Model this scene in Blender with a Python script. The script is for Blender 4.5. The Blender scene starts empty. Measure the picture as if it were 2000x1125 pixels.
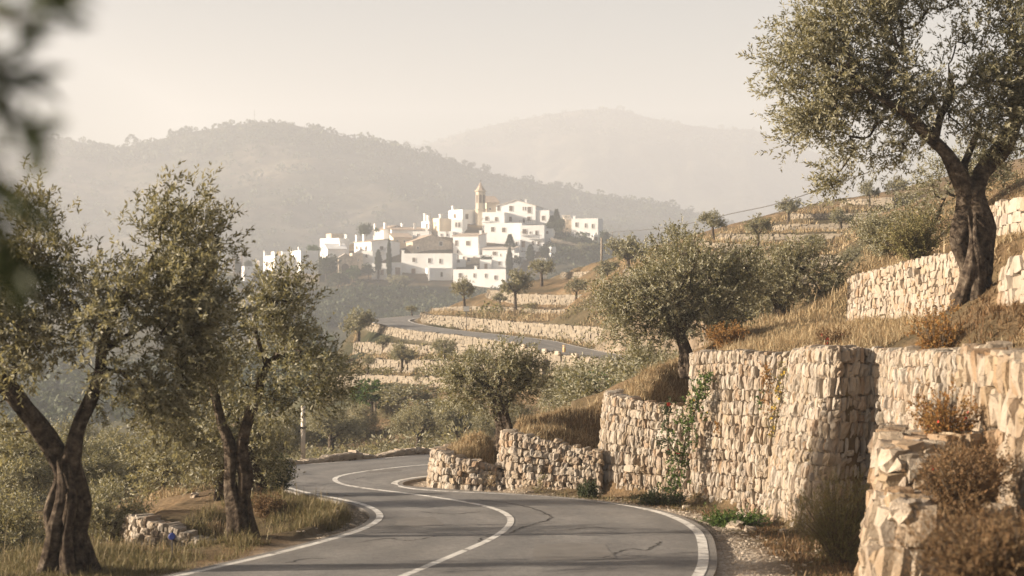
import bpy, math, random
import numpy as np
from mathutils import Vector
R = math.radians
rng = np.random.default_rng(7)
random.seed(7)
sc = bpy.context.scene
col = sc.collection
F = 2777.8                       # focal length in photo pixels (50 mm on 36 mm, 2000 px wide)

# ------------------------------------------------------------------ camera, sky, sun, exposure
cd = bpy.data.cameras.new('camera'); cam = bpy.data.objects.new('camera', cd); col.objects.link(cam)
cd.lens = 50; cd.sensor_width = 36; cd.clip_start = 0.1; cd.clip_end = 6000
cam.location = (0, 0, 0); cam.rotation_euler = (R(90), 0, 0)
cd.dof.use_dof = True; cd.dof.focus_distance = 34; cd.dof.aperture_fstop = 1.8
sc.camera = cam
SUN_EL, SUN_AZ = 15.0, 264.0     # azimuth clockwise from +Y
w = bpy.data.worlds.new('World'); sc.world = w; w.use_nodes = True
nt = w.node_tree; nt.nodes.clear()
sky = nt.nodes.new('ShaderNodeTexSky'); sky.sky_type = 'NISHITA'; sky.sun_disc = False
sky.sun_elevation = R(SUN_EL); sky.sun_rotation = R(SUN_AZ)
sky.air_density = 1.0; sky.dust_density = 6.0; sky.ozone_density = 0.6; sky.altitude = 300
tint = nt.nodes.new('ShaderNodeMix'); tint.data_type = 'RGBA'; tint.blend_type = 'MULTIPLY'
tint.inputs['Factor'].default_value = 1.0
tint.inputs['B'].default_value = (1.0, 0.95, 0.91, 1)
bg = nt.nodes.new('ShaderNodeBackground'); bg.inputs['Strength'].default_value = 0.045
wo = nt.nodes.new('ShaderNodeOutputWorld')
nt.links.new(sky.outputs[0], tint.inputs['A']); nt.links.new(tint.outputs['Result'], bg.inputs[0]); nt.links.new(bg.outputs[0], wo.inputs[0])
sl = bpy.data.lights.new('sun', 'SUN'); sl.energy = 5.0; sl.angle = R(0.5); sl.color = (1.0, 0.87, 0.71)
so = bpy.data.objects.new('sun', sl); col.objects.link(so)
ca = R(SUN_AZ)
tosun = Vector((math.sin(ca)*math.cos(R(SUN_EL)), math.cos(ca)*math.cos(R(SUN_EL)), math.sin(R(SUN_EL))))
so.rotation_euler = tosun.to_track_quat('Z', 'Y').to_euler()
sc.view_settings.view_transform = 'Standard'; sc.view_settings.look = 'None'
sc.view_settings.exposure = 1.77; sc.view_settings.gamma = 1.0
sc.cycles.use_denoising = True
sc.cycles.max_bounces = 5; sc.cycles.diffuse_bounces = 3; sc.cycles.glossy_bounces = 2
sc.cycles.transmission_bounces = 3; sc.cycles.volume_bounces = 0
HAZE_DENSITY = 0.00073

# ------------------------------------------------------------------ helpers
def at(px, py, Y):
    return np.array([(px-1000)/F*Y, Y, (562.5-py)/F*Y])
def road_z(Y): return -2.36-0.0567*Y

class MB:
    """collects quads and triangles, then links them as one mesh object"""
    def __init__(s): s.v=[]; s.q=[]; s.t=[]; s.n=0; s.uv=None
    def add(s, V, Q=None, T=None):
        V=np.asarray(V,float).reshape(-1,3)
        if Q is not None and len(Q): s.q.append(np.asarray(Q,int).reshape(-1,4)+s.n)
        if T is not None and len(T): s.t.append(np.asarray(T,int).reshape(-1,3)+s.n)
        s.v.append(V); s.n+=len(V)
    def mesh(s, name, mat, smooth=False):
        V=np.concatenate(s.v) if s.v else np.zeros((0,3))
        Q=np.concatenate(s.q) if s.q else np.zeros((0,4),int)
        T=np.concatenate(s.t) if s.t else np.zeros((0,3),int)
        me=bpy.data.meshes.new(name)
        me.vertices.add(len(V)); me.vertices.foreach_set('co',V.ravel().astype(np.float32))
        li=np.concatenate([Q.ravel(),T.ravel()]).astype(np.int32)
        me.loops.add(len(li)); me.loops.foreach_set('vertex_index',li)
        ls=np.concatenate([np.arange(len(Q))*4, len(Q)*4+np.arange(len(T))*3]).astype(np.int32)
        me.polygons.add(len(ls)); me.polygons.foreach_set('loop_start',ls)
        me.polygons.foreach_set('use_smooth',np.full(len(ls),smooth))
        if mat: me.materials.append(mat)
        me.update(calc_edges=True); me.validate()
        return me
    def build(s, name, mat, parent=None, smooth=False):
        o=bpy.data.objects.new(name, s.mesh(name,mat,smooth)); col.objects.link(o)
        if parent: o.parent=parent
        return o
    def box(s, c, r, u, n, a, b, d):
        """box centre c, axes r,u,n (unit), half sizes a,b,d"""
        c,r,u,n=map(np.asarray,(c,r,u,n)); V=[]
        for z in (-1,1):
            for x,y in ((-1,-1),(1,-1),(1,1),(-1,1)): V.append(c+r*a*x+u*b*y+n*d*z)
        s.add(V,[(0,3,2,1),(4,5,6,7),(0,1,5,4),(1,2,6,5),(2,3,7,6),(3,0,4,7)])
    def tube(s, pts, rad, n=6, rough=0, ph=0, cap=True):
        pts=np.asarray(pts,float); rad=np.asarray(rad,float); m=len(pts)
        tg=np.gradient(pts,axis=0); tg/=np.linalg.norm(tg,axis=1)[:,None]+1e-9
        ref=np.array([0.31,0.9,0.1]); up=np.cross(tg[0],ref); up/=np.linalg.norm(up)+1e-9
        a=np.arange(n)/n*2*math.pi; V=[]
        for i in range(m):
            up=up-tg[i]*np.dot(up,tg[i]); up/=np.linalg.norm(up)+1e-9
            sd=np.cross(tg[i],up)
            rr=rad[i]*(1+rough*(0.5*np.sin(3*a+ph+i*.21)+0.35*np.sin(5*a-ph*2+i*.33)+0.3*np.sin(2*a+i*.5+ph)+.2*np.sin(8*a+i*.17)))
            V.append(pts[i]+np.outer(np.cos(a)*rr,up)+np.outer(np.sin(a)*rr,sd))
        V=np.concatenate(V); Q=[]
        for i in range(m-1):
            for j in range(n):
                k=(j+1)%n; Q.append((i*n+j,i*n+k,(i+1)*n+k,(i+1)*n+j))
        T=[]
        if cap:
            V=np.concatenate([V,pts[:1],pts[-1:]]); c0=m*n
            for j in range(n):
                k=(j+1)%n; T.append((c0,k,j)); T.append((c0+1,(m-1)*n+j,(m-1)*n+k))
        s.add(V,Q,T)

def tag(o,label=None,cat=None,group=None,kind=None):
    if label: o['label']=label
    if cat: o['category']=cat
    if group: o['group']=group
    if kind: o['kind']=kind
    return o
def empty(name,loc=(0,0,0),rz=0):
    o=bpy.data.objects.new(name,None); col.objects.link(o); o.location=tuple(loc); o.rotation_euler=(0,0,rz); o.empty_display_size=.3
    return o
def copy_tree(o,parent=None):
    c=o.copy(); col.objects.link(c)
    if parent: c.parent=parent
    for ch in list(o.children): copy_tree(ch,c)
    return c
def pack(mb,origin): 
    for v in mb.v: v-=np.asarray(origin)
    return mb

# ------------------------------------------------------------------ materials
def mat(name):
    m=bpy.data.materials.new(name); m.use_nodes=True; t=m.node_tree; t.nodes.clear()
    return m,t,lambda k:t.nodes.new(k),lambda a,b:t.links.new(a,b)
def ramp(N,stops):
    r=N('ShaderNodeValToRGB'); e=r.color_ramp.elements
    while len(e)<len(stops): e.new(.5)
    for i,(p,c) in enumerate(stops): e[i].position=p; e[i].color=(*c,1)
    return r
def noise(N,L,scale,detail=4,vec=None,rough=.6):
    n=N('ShaderNodeTexNoise'); n.inputs['Scale'].default_value=scale; n.inputs['Detail'].default_value=detail; n.inputs['Roughness'].default_value=rough
    if vec: L(vec,n.inputs['Vector'])
    return n
def mixc(N,L,fac,a,b,mode='MIX'):
    m=N('ShaderNodeMix'); m.data_type='RGBA'; m.blend_type=mode
    for s,v in (('Factor',fac),('A',a),('B',b)):
        if isinstance(v,(int,float)): m.inputs[s].default_value=v
        elif isinstance(v,tuple): m.inputs[s].default_value=(*v,1)
        else: L(v,m.inputs[s])
    return m.outputs['Result']
def noisy_mat(name,stops,scale=3,rough=.9,bump=.3,bscale=None,spec=.2,second=None,island=False,bdist=.05,metal=0):
    """principled surface coloured by noise (object space), optional second noise, optional per-island variation"""
    m,t,N,L=mat(name); g=N('ShaderNodeNewGeometry'); pos=g.outputs['Position']
    n=noise(N,L,scale,5,pos); r=ramp(N,stops); L(n.outputs['Fac'],r.inputs[0]); c=r.outputs[0]
    if island:
        r2=ramp(N,island); L(g.outputs['Random Per Island'],r2.inputs[0])
        n3=noise(N,L,scale*.13,2,pos)
        c=mixc(N,L,.62,c,r2.outputs[0])
    if second:
        sc2,stops2,f=second; n2=noise(N,L,sc2,3,pos); rr=ramp(N,stops2); L(n2.outputs['Fac'],rr.inputs[0])
        c=mixc(N,L,f,c,rr.outputs[0],'MULTIPLY')
    p=N('ShaderNodeBsdfPrincipled'); L(c,p.inputs['Base Color']); p.inputs['Roughness'].default_value=rough
    p.inputs['Specular IOR Level'].default_value=spec; p.inputs['Metallic'].default_value=metal
    if bump:
        b=N('ShaderNodeBump'); nb=noise(N,L,bscale or scale*4,6,pos,.65); L(nb.outputs['Fac'],b.inputs['Height'])
        b.inputs['Strength'].default_value=bump; b.inputs['Distance'].default_value=bdist; L(b.outputs[0],p.inputs['Normal'])
    o=N('ShaderNodeOutputMaterial'); L(p.outputs[0],o.inputs[0])
    return m
def leaf_mat(name,cols,under,trans=.3,tcol=None,rough=.6,spec=.2):
    m,t,N,L=mat(name); g=N('ShaderNodeNewGeometry')
    r=ramp(N,[(i/(len(cols)-1),c) for i,c in enumerate(cols)]); L(g.outputs['Random Per Island'],r.inputs[0])
    c=mixc(N,L,g.outputs['Backfacing'],r.outputs[0],under) if under else r.outputs[0]
    p=N('ShaderNodeBsdfPrincipled'); L(c,p.inputs['Base Color']); p.inputs['Roughness'].default_value=rough; p.inputs['Specular IOR Level'].default_value=spec
    tr=N('ShaderNodeBsdfTranslucent')
    if tcol: tr.inputs[0].default_value=(*tcol,1)
    else: L(c,tr.inputs[0])
    mx=N('ShaderNodeMixShader'); mx.inputs[0].default_value=trans; L(p.outputs[0],mx.inputs[1]); L(tr.outputs[0],mx.inputs[2])
    o=N('ShaderNodeOutputMaterial'); L(mx.outputs[0],o.inputs[0]); return m

M={}
M['olive']=leaf_mat('olive_leaves',[(.055,.058,.026),(.085,.083,.038),(.14,.128,.068)],(.27,.255,.185),.30,(.30,.26,.10),rough=.55,spec=.25)
M['olive_dark']=leaf_mat('dark_olive_leaves',[(.035,.037,.017),(.06,.058,.026),(.105,.096,.05)],(.25,.235,.165),.30,(.36,.31,.13),rough=.55,spec=.25)
M['green']=leaf_mat('green_leaves',[(.035,.065,.015),(.06,.10,.022),(.10,.14,.03)],None,.3)
M['darkgreen']=leaf_mat('dark_green_leaves',[(.03,.042,.018),(.05,.06,.026),(.065,.075,.032)],None,.2)
M['broom']=leaf_mat('broom_stems',[(.10,.095,.035),(.16,.14,.055),(.22,.18,.085)],None,.25)
M['rust']=leaf_mat('rusty_leaves',[(.20,.085,.025),(.28,.14,.04),(.16,.10,.035),(.33,.19,.06)],None,.3)
M['russet']=leaf_mat('russet_scrub',[(.13,.075,.035),(.18,.105,.05),(.09,.06,.03),(.24,.16,.085)],None,.25)
M['red']=leaf_mat('red_petals',[(.45,.035,.02),(.55,.08,.05)],None,.2)
M['yellow']=leaf_mat('yellow_petals',[(.6,.36,.04),(.55,.40,.08)],None,.3)
M['straw']=leaf_mat('straw',[(.24,.165,.085),(.36,.275,.155),(.48,.39,.25),(.27,.175,.085),(.16,.115,.06)],None,.3,rough=.6,spec=.2)
M['straw_green']=leaf_mat('grass_green',[(.075,.075,.026),(.15,.12,.05),(.27,.205,.115),(.11,.10,.038),(.20,.155,.08)],None,.3,rough=.6,spec=.2)
M['bark']=noisy_mat('olive_bark',[(.34,(.018,.013,.010)),(.47,(.06,.044,.032)),(.58,(.10,.077,.056)),(.72,(.19,.155,.12))],11,.95,.9,22,.1,bdist=.06)
M['twig']=noisy_mat('twig',[(.3,(.07,.05,.035)),(.7,(.15,.115,.08))],9,.95,0)
LIME=[(0,(.258,.200,.142)),(.2,(.298,.251,.197)),(.45,(.328,.292,.246)),(.62,(.277,.205,.126)),(.75,(.338,.307,.269)),(.9,(.258,.158,.082)),(1,(.228,.205,.181))]
M['stone']=noisy_mat('limestone',[(.25,(.209,.158,.114)),(.5,(.308,.266,.219)),(.75,(.347,.318,.274))],9,.95,.7,30,.15,island=LIME,bdist=.03,second=(2.2,[(.3,(.68,.60,.52)),(.55,(1,1,1))],.6))
M['stone_big']=noisy_mat('ochre_limestone',[(.25,(.190,.126,.074)),(.5,(.306,.232,.153)),(.75,(.359,.301,.227))],6,.95,.9,20,.15,island=LIME,bdist=.05,second=(2.0,[(.3,(.55,.45,.36)),(.55,(1,1,1))],.8))
FARL=[(0,(.156,.132,.102)),(.5,(.239,.203,.156)),(.8,(.203,.167,.120)),(1,(.132,.114,.092))]
M['stone_far']=noisy_mat('weathered_stone',[(.25,(.143,.120,.096)),(.75,(.252,.216,.167))],3,.95,.3,9,.1,island=FARL)
M['wallcore']=noisy_mat('packed_rubble',[(.36,(.05,.037,.026)),(.5,(.16,.12,.085)),(.66,(.30,.24,.175))],16,1,.5,20,.05)
M['rock']=noisy_mat('rock',[(.25,(.272,.216,.160)),(.6,(.416,.352,.280)),(.8,(.496,.440,.368))],5,.95,.8,18,.1,bdist=.05)
M['white']=noisy_mat('whitewash',[(.3,(.657,.641,.616)),(.7,(.736,.732,.721))],.35,.9,.1,4,.2,second=(.9,[(.25,(.88,.85,.80)),(.5,(1,1,1))],.5))
M['cream']=noisy_mat('cream_render',[(.3,(.58,.48,.36)),(.7,(.70,.60,.46))],.5,.9,.1,4,.2)
M['rubble']=noisy_mat('rubble_masonry',[(.3,(.375,.312,.237)),(.5,(.525,.438,.338)),(.7,(.650,.562,.450))],1.6,.95,.5,5,.1,second=(.5,[(.3,(.75,.70,.65)),(.6,(1,1,1))],.7))
M['tower']=noisy_mat('tower_stone',[(.3,(.36,.31,.24)),(.7,(.48,.42,.33))],1.2,.95,.4,5,.1)
M['tile']=noisy_mat('roof_tiles',[(.3,(.264,.204,.156)),(.5,(.360,.282,.216)),(.7,(.456,.360,.276))],1.3,.9,.4,6,.1)
M['greyroof']=noisy_mat('grey_roof',[(.3,(.350,.300,.250)),(.7,(.525,.463,.388))],1.3,.9,.3,6,.1)
M['shutter']=noisy_mat('brown_shutter',[(.3,(.09,.07,.055)),(.7,(.14,.11,.085))],2,.7,0)
M['door']=noisy_mat('wooden_door',[(.3,(.16,.10,.065)),(.7,(.24,.16,.11))],2,.7,0)
M['iron']=noisy_mat('dark_iron',[(.3,(.06,.055,.05)),(.7,(.10,.09,.085))],3,.6,0,metal=.5)
M['concrete']=noisy_mat('concrete',[(.3,(.48,.43,.36)),(.7,(.62,.56,.48))],4,.9,.2,20)
M['wood']=noisy_mat('grey_wood',[(.3,(.16,.13,.10)),(.7,(.27,.22,.17))],6,.9,.3,20)
M['signback']=noisy_mat('galvanised_sheet',[(.3,(.42,.41,.39)),(.7,(.52,.51,.48))],5,.5,0,metal=.3)
M['blue']=noisy_mat('blue_plastic',[(.3,(.02,.035,.15)),(.7,(.03,.05,.22))],8,.35,0,spec=.5)
M['orange']=noisy_mat('ochre_marker',[(.3,(.55,.34,.14)),(.7,(.65,.42,.2))],8,.5,0)

# road asphalt and paint
def asphalt():
    m,t,N,L=mat('asphalt'); g=N('ShaderNodeNewGeometry'); pos=g.outputs['Position']
    n=noise(N,L,.55,5,pos); r=ramp(N,[(.3,(.135,.126,.117)),(.5,(.166,.156,.145)),(.72,(.201,.189,.174))]); L(n.outputs['Fac'],r.inputs[0])
    n2=noise(N,L,85,2,pos); r2=ramp(N,[(.32,(.55,.55,.55)),(.5,(1,1,1)),(.68,(1.4,1.37,1.32))]); L(n2.outputs['Fac'],r2.inputs[0])
    c=mixc(N,L,.75,r.outputs[0],r2.outputs[0],'MULTIPLY')
    uv=N('ShaderNodeUVMap'); sx=N('ShaderNodeSeparateXYZ'); L(uv.outputs[0],sx.inputs[0])
    wr=ramp(N,[(0,(1.1,1.06,1.0)),(.07,(.80,.79,.78)),(.18,(1.14,1.13,1.11)),(.28,(.86,.86,.86)),(.37,(1.13,1.12,1.10)),(.5,(.82,.82,.82)),(.63,(1.13,1.12,1.10)),(.73,(.86,.86,.86)),(.82,(1.14,1.13,1.11)),(.94,(.78,.77,.76)),(1,(1.1,1.05,.98))])
    nw=noise(N,L,.9,3,pos); ad=N('ShaderNodeMath'); ad.operation='MULTIPLY_ADD'; L(nw.outputs['Fac'],ad.inputs[0]); ad.inputs[1].default_value=.12; L(sx.outputs[0],ad.inputs[2])
    sb=N('ShaderNodeMath'); sb.operation='SUBTRACT'; L(ad.outputs[0],sb.inputs[0]); sb.inputs[1].default_value=.06
    L(sb.outputs[0],wr.inputs[0]); c=mixc(N,L,.8,c,wr.outputs[0],'MULTIPLY')
    n6=noise(N,L,9,6,pos,.75); r6=ramp(N,[(.33,(.74,.73,.72)),(.5,(1,1,1)),(.68,(1.2,1.19,1.17))]); L(n6.outputs['Fac'],r6.inputs[0]); c=mixc(N,L,.9,c,r6.outputs[0],'MULTIPLY')
    # darker patches of old repairs and seeped tar
    n3=noise(N,L,.33,2,pos); r3=ramp(N,[(.34,(.80,.79,.78)),(.44,(1,1,1))]); L(n3.outputs['Fac'],r3.inputs[0]); c=mixc(N,L,.7,c,r3.outputs[0],'MULTIPLY')
    p=N('ShaderNodeBsdfPrincipled'); L(c,p.inputs['Base Color']); p.inputs['Roughness'].default_value=.82; p.inputs['Specular IOR Level'].default_value=.3
    b=N('ShaderNodeBump'); nb=noise(N,L,110,3,pos); L(nb.outputs['Fac'],b.inputs['Height']); b.inputs['Strength'].default_value=.35; b.inputs['Distance'].default_value=.01; L(b.outputs[0],p.inputs['Normal'])
    o=N('ShaderNodeOutputMaterial'); L(p.outputs[0],o.inputs[0]); return m
M['asphalt']=asphalt()
M['paint']=noisy_mat('worn_paint',[(.36,(.22,.20,.18)),(.42,(.46,.43,.39)),(.52,(.56,.53,.48)),(.7,(.68,.65,.60))],6,.8,.15,60,.2,second=(40,[(.3,(.75,.74,.72)),(.5,(1,1,1))],.6))
M['tar']=noisy_mat('crack_tar',[(.3,(.03,.027,.024)),(.7,(.05,.045,.04))],20,.9,0)
M['patch']=noisy_mat('tar_repair',[(.3,(.145,.132,.118)),(.7,(.19,.174,.156))],3,.85,.3,90,.2,second=(70,[(.3,(.75,.75,.75)),(.55,(1,1,1))],.7))
# ground: dry grass, bare earth, gravel close to the road
def ground_mat():
    m,t,N,L=mat('dry_ground'); g=N('ShaderNodeNewGeometry'); pos=g.outputs['Position']
    n=noise(N,L,.22,6,pos); r=ramp(N,[(.3,(.05,.048,.026)),(.42,(.105,.08,.045)),(.55,(.17,.115,.065)),(.66,(.20,.145,.085)),(.78,(.27,.20,.125))]); L(n.outputs['Fac'],r.inputs[0])
    n2=noise(N,L,7,5,pos); r2=ramp(N,[(.3,(.55,.52,.48)),(.52,(1,1,1)),(.7,(1.25,1.2,1.12))]); L(n2.outputs['Fac'],r2.inputs[0])
    c=mixc(N,L,.85,r.outputs[0],r2.outputs[0],'MULTIPLY')
    at_=N('ShaderNodeAttribute'); at_.attribute_name='gravel'
    n3=noise(N,L,26,3,pos); v=N('ShaderNodeTexVoronoi'); v.inputs['Scale'].default_value=17; L(pos,v.inputs['Vector'])
    rg=ramp(N,[(.0,(.50,.43,.35)),(.5,(.40,.33,.26)),(1,(.62,.55,.47))]); 
    sh=N('ShaderNodeSeparateColor'); L(v.outputs['Color'],sh.inputs[0]); L(sh.outputs[0],rg.inputs[0])
    rg2=ramp(N,[(.35,(.55,.5,.45)),(.55,(1,1,1))]); L(n3.outputs['Fac'],rg2.inputs[0])
    cg=mixc(N,L,.8,rg.outputs[0],rg2.outputs[0],'MULTIPLY')
    c=mixc(N,L,at_.outputs['Fac'],c,cg)
    av=N('ShaderNodeAttribute'); av.attribute_name='veg'; n4=noise(N,L,.055,5,pos); rv=ramp(N,[(.3,(.028,.032,.018)),(.5,(.05,.05,.028)),(.62,(.085,.075,.045)),(.75,(.17,.14,.09))]); L(n4.outputs['Fac'],rv.inputs[0])
    n5=noise(N,L,.9,4,pos); rv5=ramp(N,[(.35,(.5,.5,.45)),(.6,(1.1,1.1,1.1))]); L(n5.outputs['Fac'],rv5.inputs[0]); c=mixc(N,L,av.outputs['Fac'],c,mixc(N,L,.8,rv.outputs[0],rv5.outputs[0],'MULTIPLY'))
    p=N('ShaderNodeBsdfPrincipled'); L(c,p.inputs['Base Color']); p.inputs['Roughness'].default_value=1; p.inputs['Specular IOR Level'].default_value=.1
    b=N('ShaderNodeBump'); nb=noise(N,L,9,7,pos,.7); L(nb.outputs['Fac'],b.inputs['Height']); b.inputs['Strength'].default_value=.8; b.inputs['Distance'].default_value=.12; L(b.outputs[0],p.inputs['Normal'])
    o=N('ShaderNodeOutputMaterial'); L(p.outputs[0],o.inputs[0]); return m
M['ground']=ground_mat()
M['hill']=noisy_mat('scrub_hillside',[(.34,(.022,.023,.014)),(.47,(.050,.048,.030)),(.58,(.079,.068,.047)),(.70,(.137,.115,.083))],.014,1,.9,.05,.05,bdist=6,second=(.07,[(.35,(.45,.45,.42)),(.6,(1,1,1))],.8))

# ------------------------------------------------------------------ ground control lines (px, py, distance)
CT=[]
def ctl(pts,dz=0,step=.012):
    """polyline of (px,py,Y) -> dense control points in (X/Y, lnY, z)"""
    pts=np.array([(p[0],p[1],math.log(p[2])) for p in pts],float)
    if len(pts)==1: segs=[pts[0]]
    else:
        segs=[]
        for a,b in zip(pts[:-1],pts[1:]):
            d=math.hypot((b[0]-a[0])/F,b[2]-a[2]); k=max(1,int(d/step))
            for i in range(k): segs.append(a+(b-a)*i/k)
        segs.append(pts[-1])
    for p in segs:
        Y=math.exp(p[2]); CT.append(((p[0]-1000)/F,p[2],(562.5-p[1])/F*Y+dz))
def ctz(X,Y,z): CT.append((X/Y,math.log(Y),z))

# ---- the road: left line, centre line, right line read off the photograph, then the hidden stretch and the far stretch
def gy(py): return 6556/(py-720)
def gp(px,py): Y=gy(py); return ((px-1000)/F*Y,Y,road_z(Y))
cl=[(-6.2,6,road_z(6)),(-3.6,10,road_z(10)),(-2.0,13.6,road_z(13.6))]+[gp(*p) for p in ((788,1125),(899,1079),(960,1053),(991,1031),(1000,1014),(991,1004),(960,991),(899,979),(807,965),(745,958),(684,950),(660,943),(652,936.5),(660,930),(684,925),(745,916.5),(842,907))]
cl+=[(1.0,38.2,-4.62),(3.6,45,-5.0),(6.6,55,-4.8),(8.9,64,-4.15),(8.2,70,-3.75)]
far_c=[(1165,694,75.5),(1090,680,80),(1033,666.5,84),(942,655,91),(851,645,98.5),(797,637,104),(768,630,109),(762,625,113),(790,621,118.5)]
cl+=[tuple(at(*p)) for p in far_c]
e=at(830,617.5,123); cl+=[tuple(e),(-5.5,128,-2.3)]
def catmull(P,step=.35):
    P=np.array(P,float); out=[]
    for i in range(len(P)-1):
        p0=P[max(i-1,0)]; p1=P[i]; p2=P[i+1]; p3=P[min(i+2,len(P)-1)]
        L_=np.linalg.norm(p2-p1); k=max(2,int(L_/step))
        t=np.arange(k)/k
        # centripetal-ish tangents scaled to the segment
        d0=np.linalg.norm(p1-p0)+1e-6; d2=np.linalg.norm(p3-p2)+1e-6
        m1=(p2-p0)/(d0+L_)*L_ if i>0 else (p2-p1); m2=(p3-p1)/(L_+d2)*L_ if i<len(P)-2 else (p2-p1)
        t=t[:,None]
        out.append((2*t**3-3*t**2+1)*p1+(t**3-2*t**2+t)*m1+(-2*t**3+3*t**2)*p2+(t**3-t**2)*m2)
    out.append(P[-1:]); return np.concatenate(out)
def smooth(P,n=6):
    P=P.copy()
    for _ in range(n): P[1:-1]=.25*P[:-2]+.5*P[1:-1]+.25*P[2:]
    return P
CL=smooth(catmull(cl,.3),4)
left_l=[(-9.5,6),(-6.4,10.2),(-4.7,13.8)]+[gp(*p)[:2] for p in ((350,1125),(500,1091),(561,1076),(638,1056),(699,1038),(733,1022),(745,1008),(733,995),(699,982),(653,973),(592,961),(546,947),(530,938),(524,928),(530,917),(546,912),(600,907.5),(700,900),(845,888))]
left_l+=[(1.0,40.8)]
right_l=[(-2.5,6),(-.2,10),(1.2,13.3)]+[gp(*p)[:2] for p in ((1364,1125),(1371,1054),(1360,1035),(1336,1019),(1280,998),(1215,987),(1129,976),(1000,966),(960,964),(880,961),(807,956),(778,951),(767,946),(770,942),(782,937.5),(807,933),(842,929.5))]
right_l+=[(1.2,35.4)]
def line3(P2,zf,step=.3): 
    c=smooth(catmull([(p[0],p[1],0) for p in P2],step),4); c[:,2]=[zf(y) for y in c[:,1]]; return c
LL=line3(left_l,road_z); RL=line3(right_l,road_z)
# far stretch edges, offset from the centre line
i0=int(np.argmin(np.linalg.norm(CL[:,:2]-np.array([1.0,38.2]),axis=1)))
CF=CL[i0:]
def offs(P,d):
    tg=np.gradient(P[:,:2],axis=0); tg/=np.linalg.norm(tg,axis=1)[:,None]
    n=np.stack([tg[:,1],-tg[:,0]],1); Q=P.copy(); Q[:,:2]+=n*(d[:,None] if hasattr(d,'__len__') else d); return Q
def resample(P,n):
    s=np.concatenate([[0],np.cumsum(np.linalg.norm(np.diff(P,axis=0),axis=1))]); q=np.linspace(0,s[-1],n)
    return np.stack([np.interp(q,s,P[:,k]) for k in range(P.shape[1])],1)
n_near=260
# outer tarmac edges: beyond the painted lines
def extend(P,d): return offs(P,d)
EL=extend(LL,-.16); ER=extend(RL,.17)
NL=resample(EL,n_near); NR=resample(ER,n_near)
FHW=np.interp(np.arange(len(CF)),[0,60,120],[2.3,2.0,1.6]); FL=offs(CF,-FHW); FR=offs(CF,FHW)
bl=np.concatenate([NL[:-2],FL[12:]]); br=np.concatenate([NR[:-2],FR[12:]])
# ------------------------------------------------------------------ dry stone walls: stations (base px, Y) and (top px, py, Y)
def st(base,top,zb=None):
    B=[];T=[]
    for (px,Y) in base: B.append(((px-1000)/F*Y,Y,road_z(Y)-.05))
    for t_ in top: T.append(at(*t_))
    return np.array(B),np.array(T)
def stp(base,top):
    return np.array([at(*b) for b in base]),np.array([at(*t_) for t_ in top])
W={}
W['S1']=st([(862,33.5),(838,30),(846,28.1),(905,27.6),(978,27.8)],[(872,872,33.7),(848,878,30.2),(858,884,28.4),(915,899,28.0),(978,912,28.1)])
W['S2']=st([(985,31.5),(971,28.3),(986,27.6),(1070,27.5),(1170,27.2)],[(996,838,31.5),(984,846,28.6),(998,848,28.1),(1080,862,27.95),(1172,884,27.6)])
W['S3']=st([(1200,32),(1166,28.2),(1178,27.4),(1260,26.8),(1342,26.0)],[(1210,765,32),(1184,770,28.7),(1196,774,28.0),(1265,788,27.4),(1346,797,26.6)])
W['S4']=st([(1385,30),(1341,26.6),(1348,25.9),(1400,25.3),(1450,24.3),(1520,23.5)],[(1397,690,30),(1352,693,27.3),(1360,691,26.5),(1412,690,26.0),(1463,690,25.1),(1550,697,24.3)])
W['S5']=st([(1545,25),(1498,23.6),(1491,22.8),(1545,21.5),(1596,20.4),(1612,20.5),(1700,21.05),(1718,20.6),(1752,19.3),(1805,18.0),(1880,16.9)],
           [(1566,691,25.2),(1552,688,24.1),(1556,685,23.2),(1592,683,22.1),(1624,684,21.0),(1637,685,21.1),(1706,686,21.6),(1732,688,21.1),(1766,688,19.8),(1818,690,18.5),(1893,692,17.4)])
W['S8']=st([(1868,16.9),(1935,15.2),(2015,13.6),(2130,12),(2400,9.5)],[(1884,692,17.3),(1947,697,15.5),(2028,712,13.9),(2145,738,12.3),(2420,800,9.8)])
W['A1']=st([(1716,17.4),(1692,16.5),(1698,15.4),(1730,14.4),(1815,14.7),(1900,15.1)],[(1736,838,17.4),(1722,846,16.5),(1728,872,15.5),(1752,896,14.7),(1820,868,15.0),(1910,850,15.4)])
W['A2']=st([(1700,14.8),(1681,14.2),(1692,13.2),(1730,12.4),(1960,13.1)],[(1738,962,14.9),(1724,972,14.3),(1732,985,13.4),(1762,1000,12.7),(1970,1000,13.4)])
W['W2']=stp([(1690,632,33),(1653,640,30.5),(1662,642,29.6),(1760,632,26.5),(1872,612,23.5)],[(1700,540,33.2),(1663,545,30.8),(1672,540,30),(1768,514,27),(1880,488,24)])
W['W3']=stp([(1950,610,20.6),(1975,604,19.2),(2080,610,17.5)],[(1958,528,20.8),(1982,508,19.6),(2090,470,18)])
W['W4']=stp([(1925,478,31),(1942,476,29),(2080,470,26)],[(1934,412,31.2),(1950,398,29.4),(2090,370,26.5)])
W['LW']=stp([(236,1072,22.6),(262,1082,21.6),(330,1096,21.2),(432,1100,21)],[(248,1008,22.6),(268,1008,21.7),(345,1032,21.3),(436,1070,21.1)])
FW={}
FW['c1']=([(822,633,113),(829,634.5,108),(900,645,103),(1000,657,95),(1100,670,87),(1180,682,81)],[(822,611,113.6),(834,616,108.6),(900,620,103.6),(1000,629,95.6),(1100,636,87.6),(1180,640,81.6)])
FW['c2']=([(838,611,119),(900,613,116),(992,616,110),(1067,622,104),(1170,626,98)],[(842,603,119.6),(900,599,116.6),(992,601,110.6),(1067,606,104.6),(1170,608,98.6)])
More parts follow.
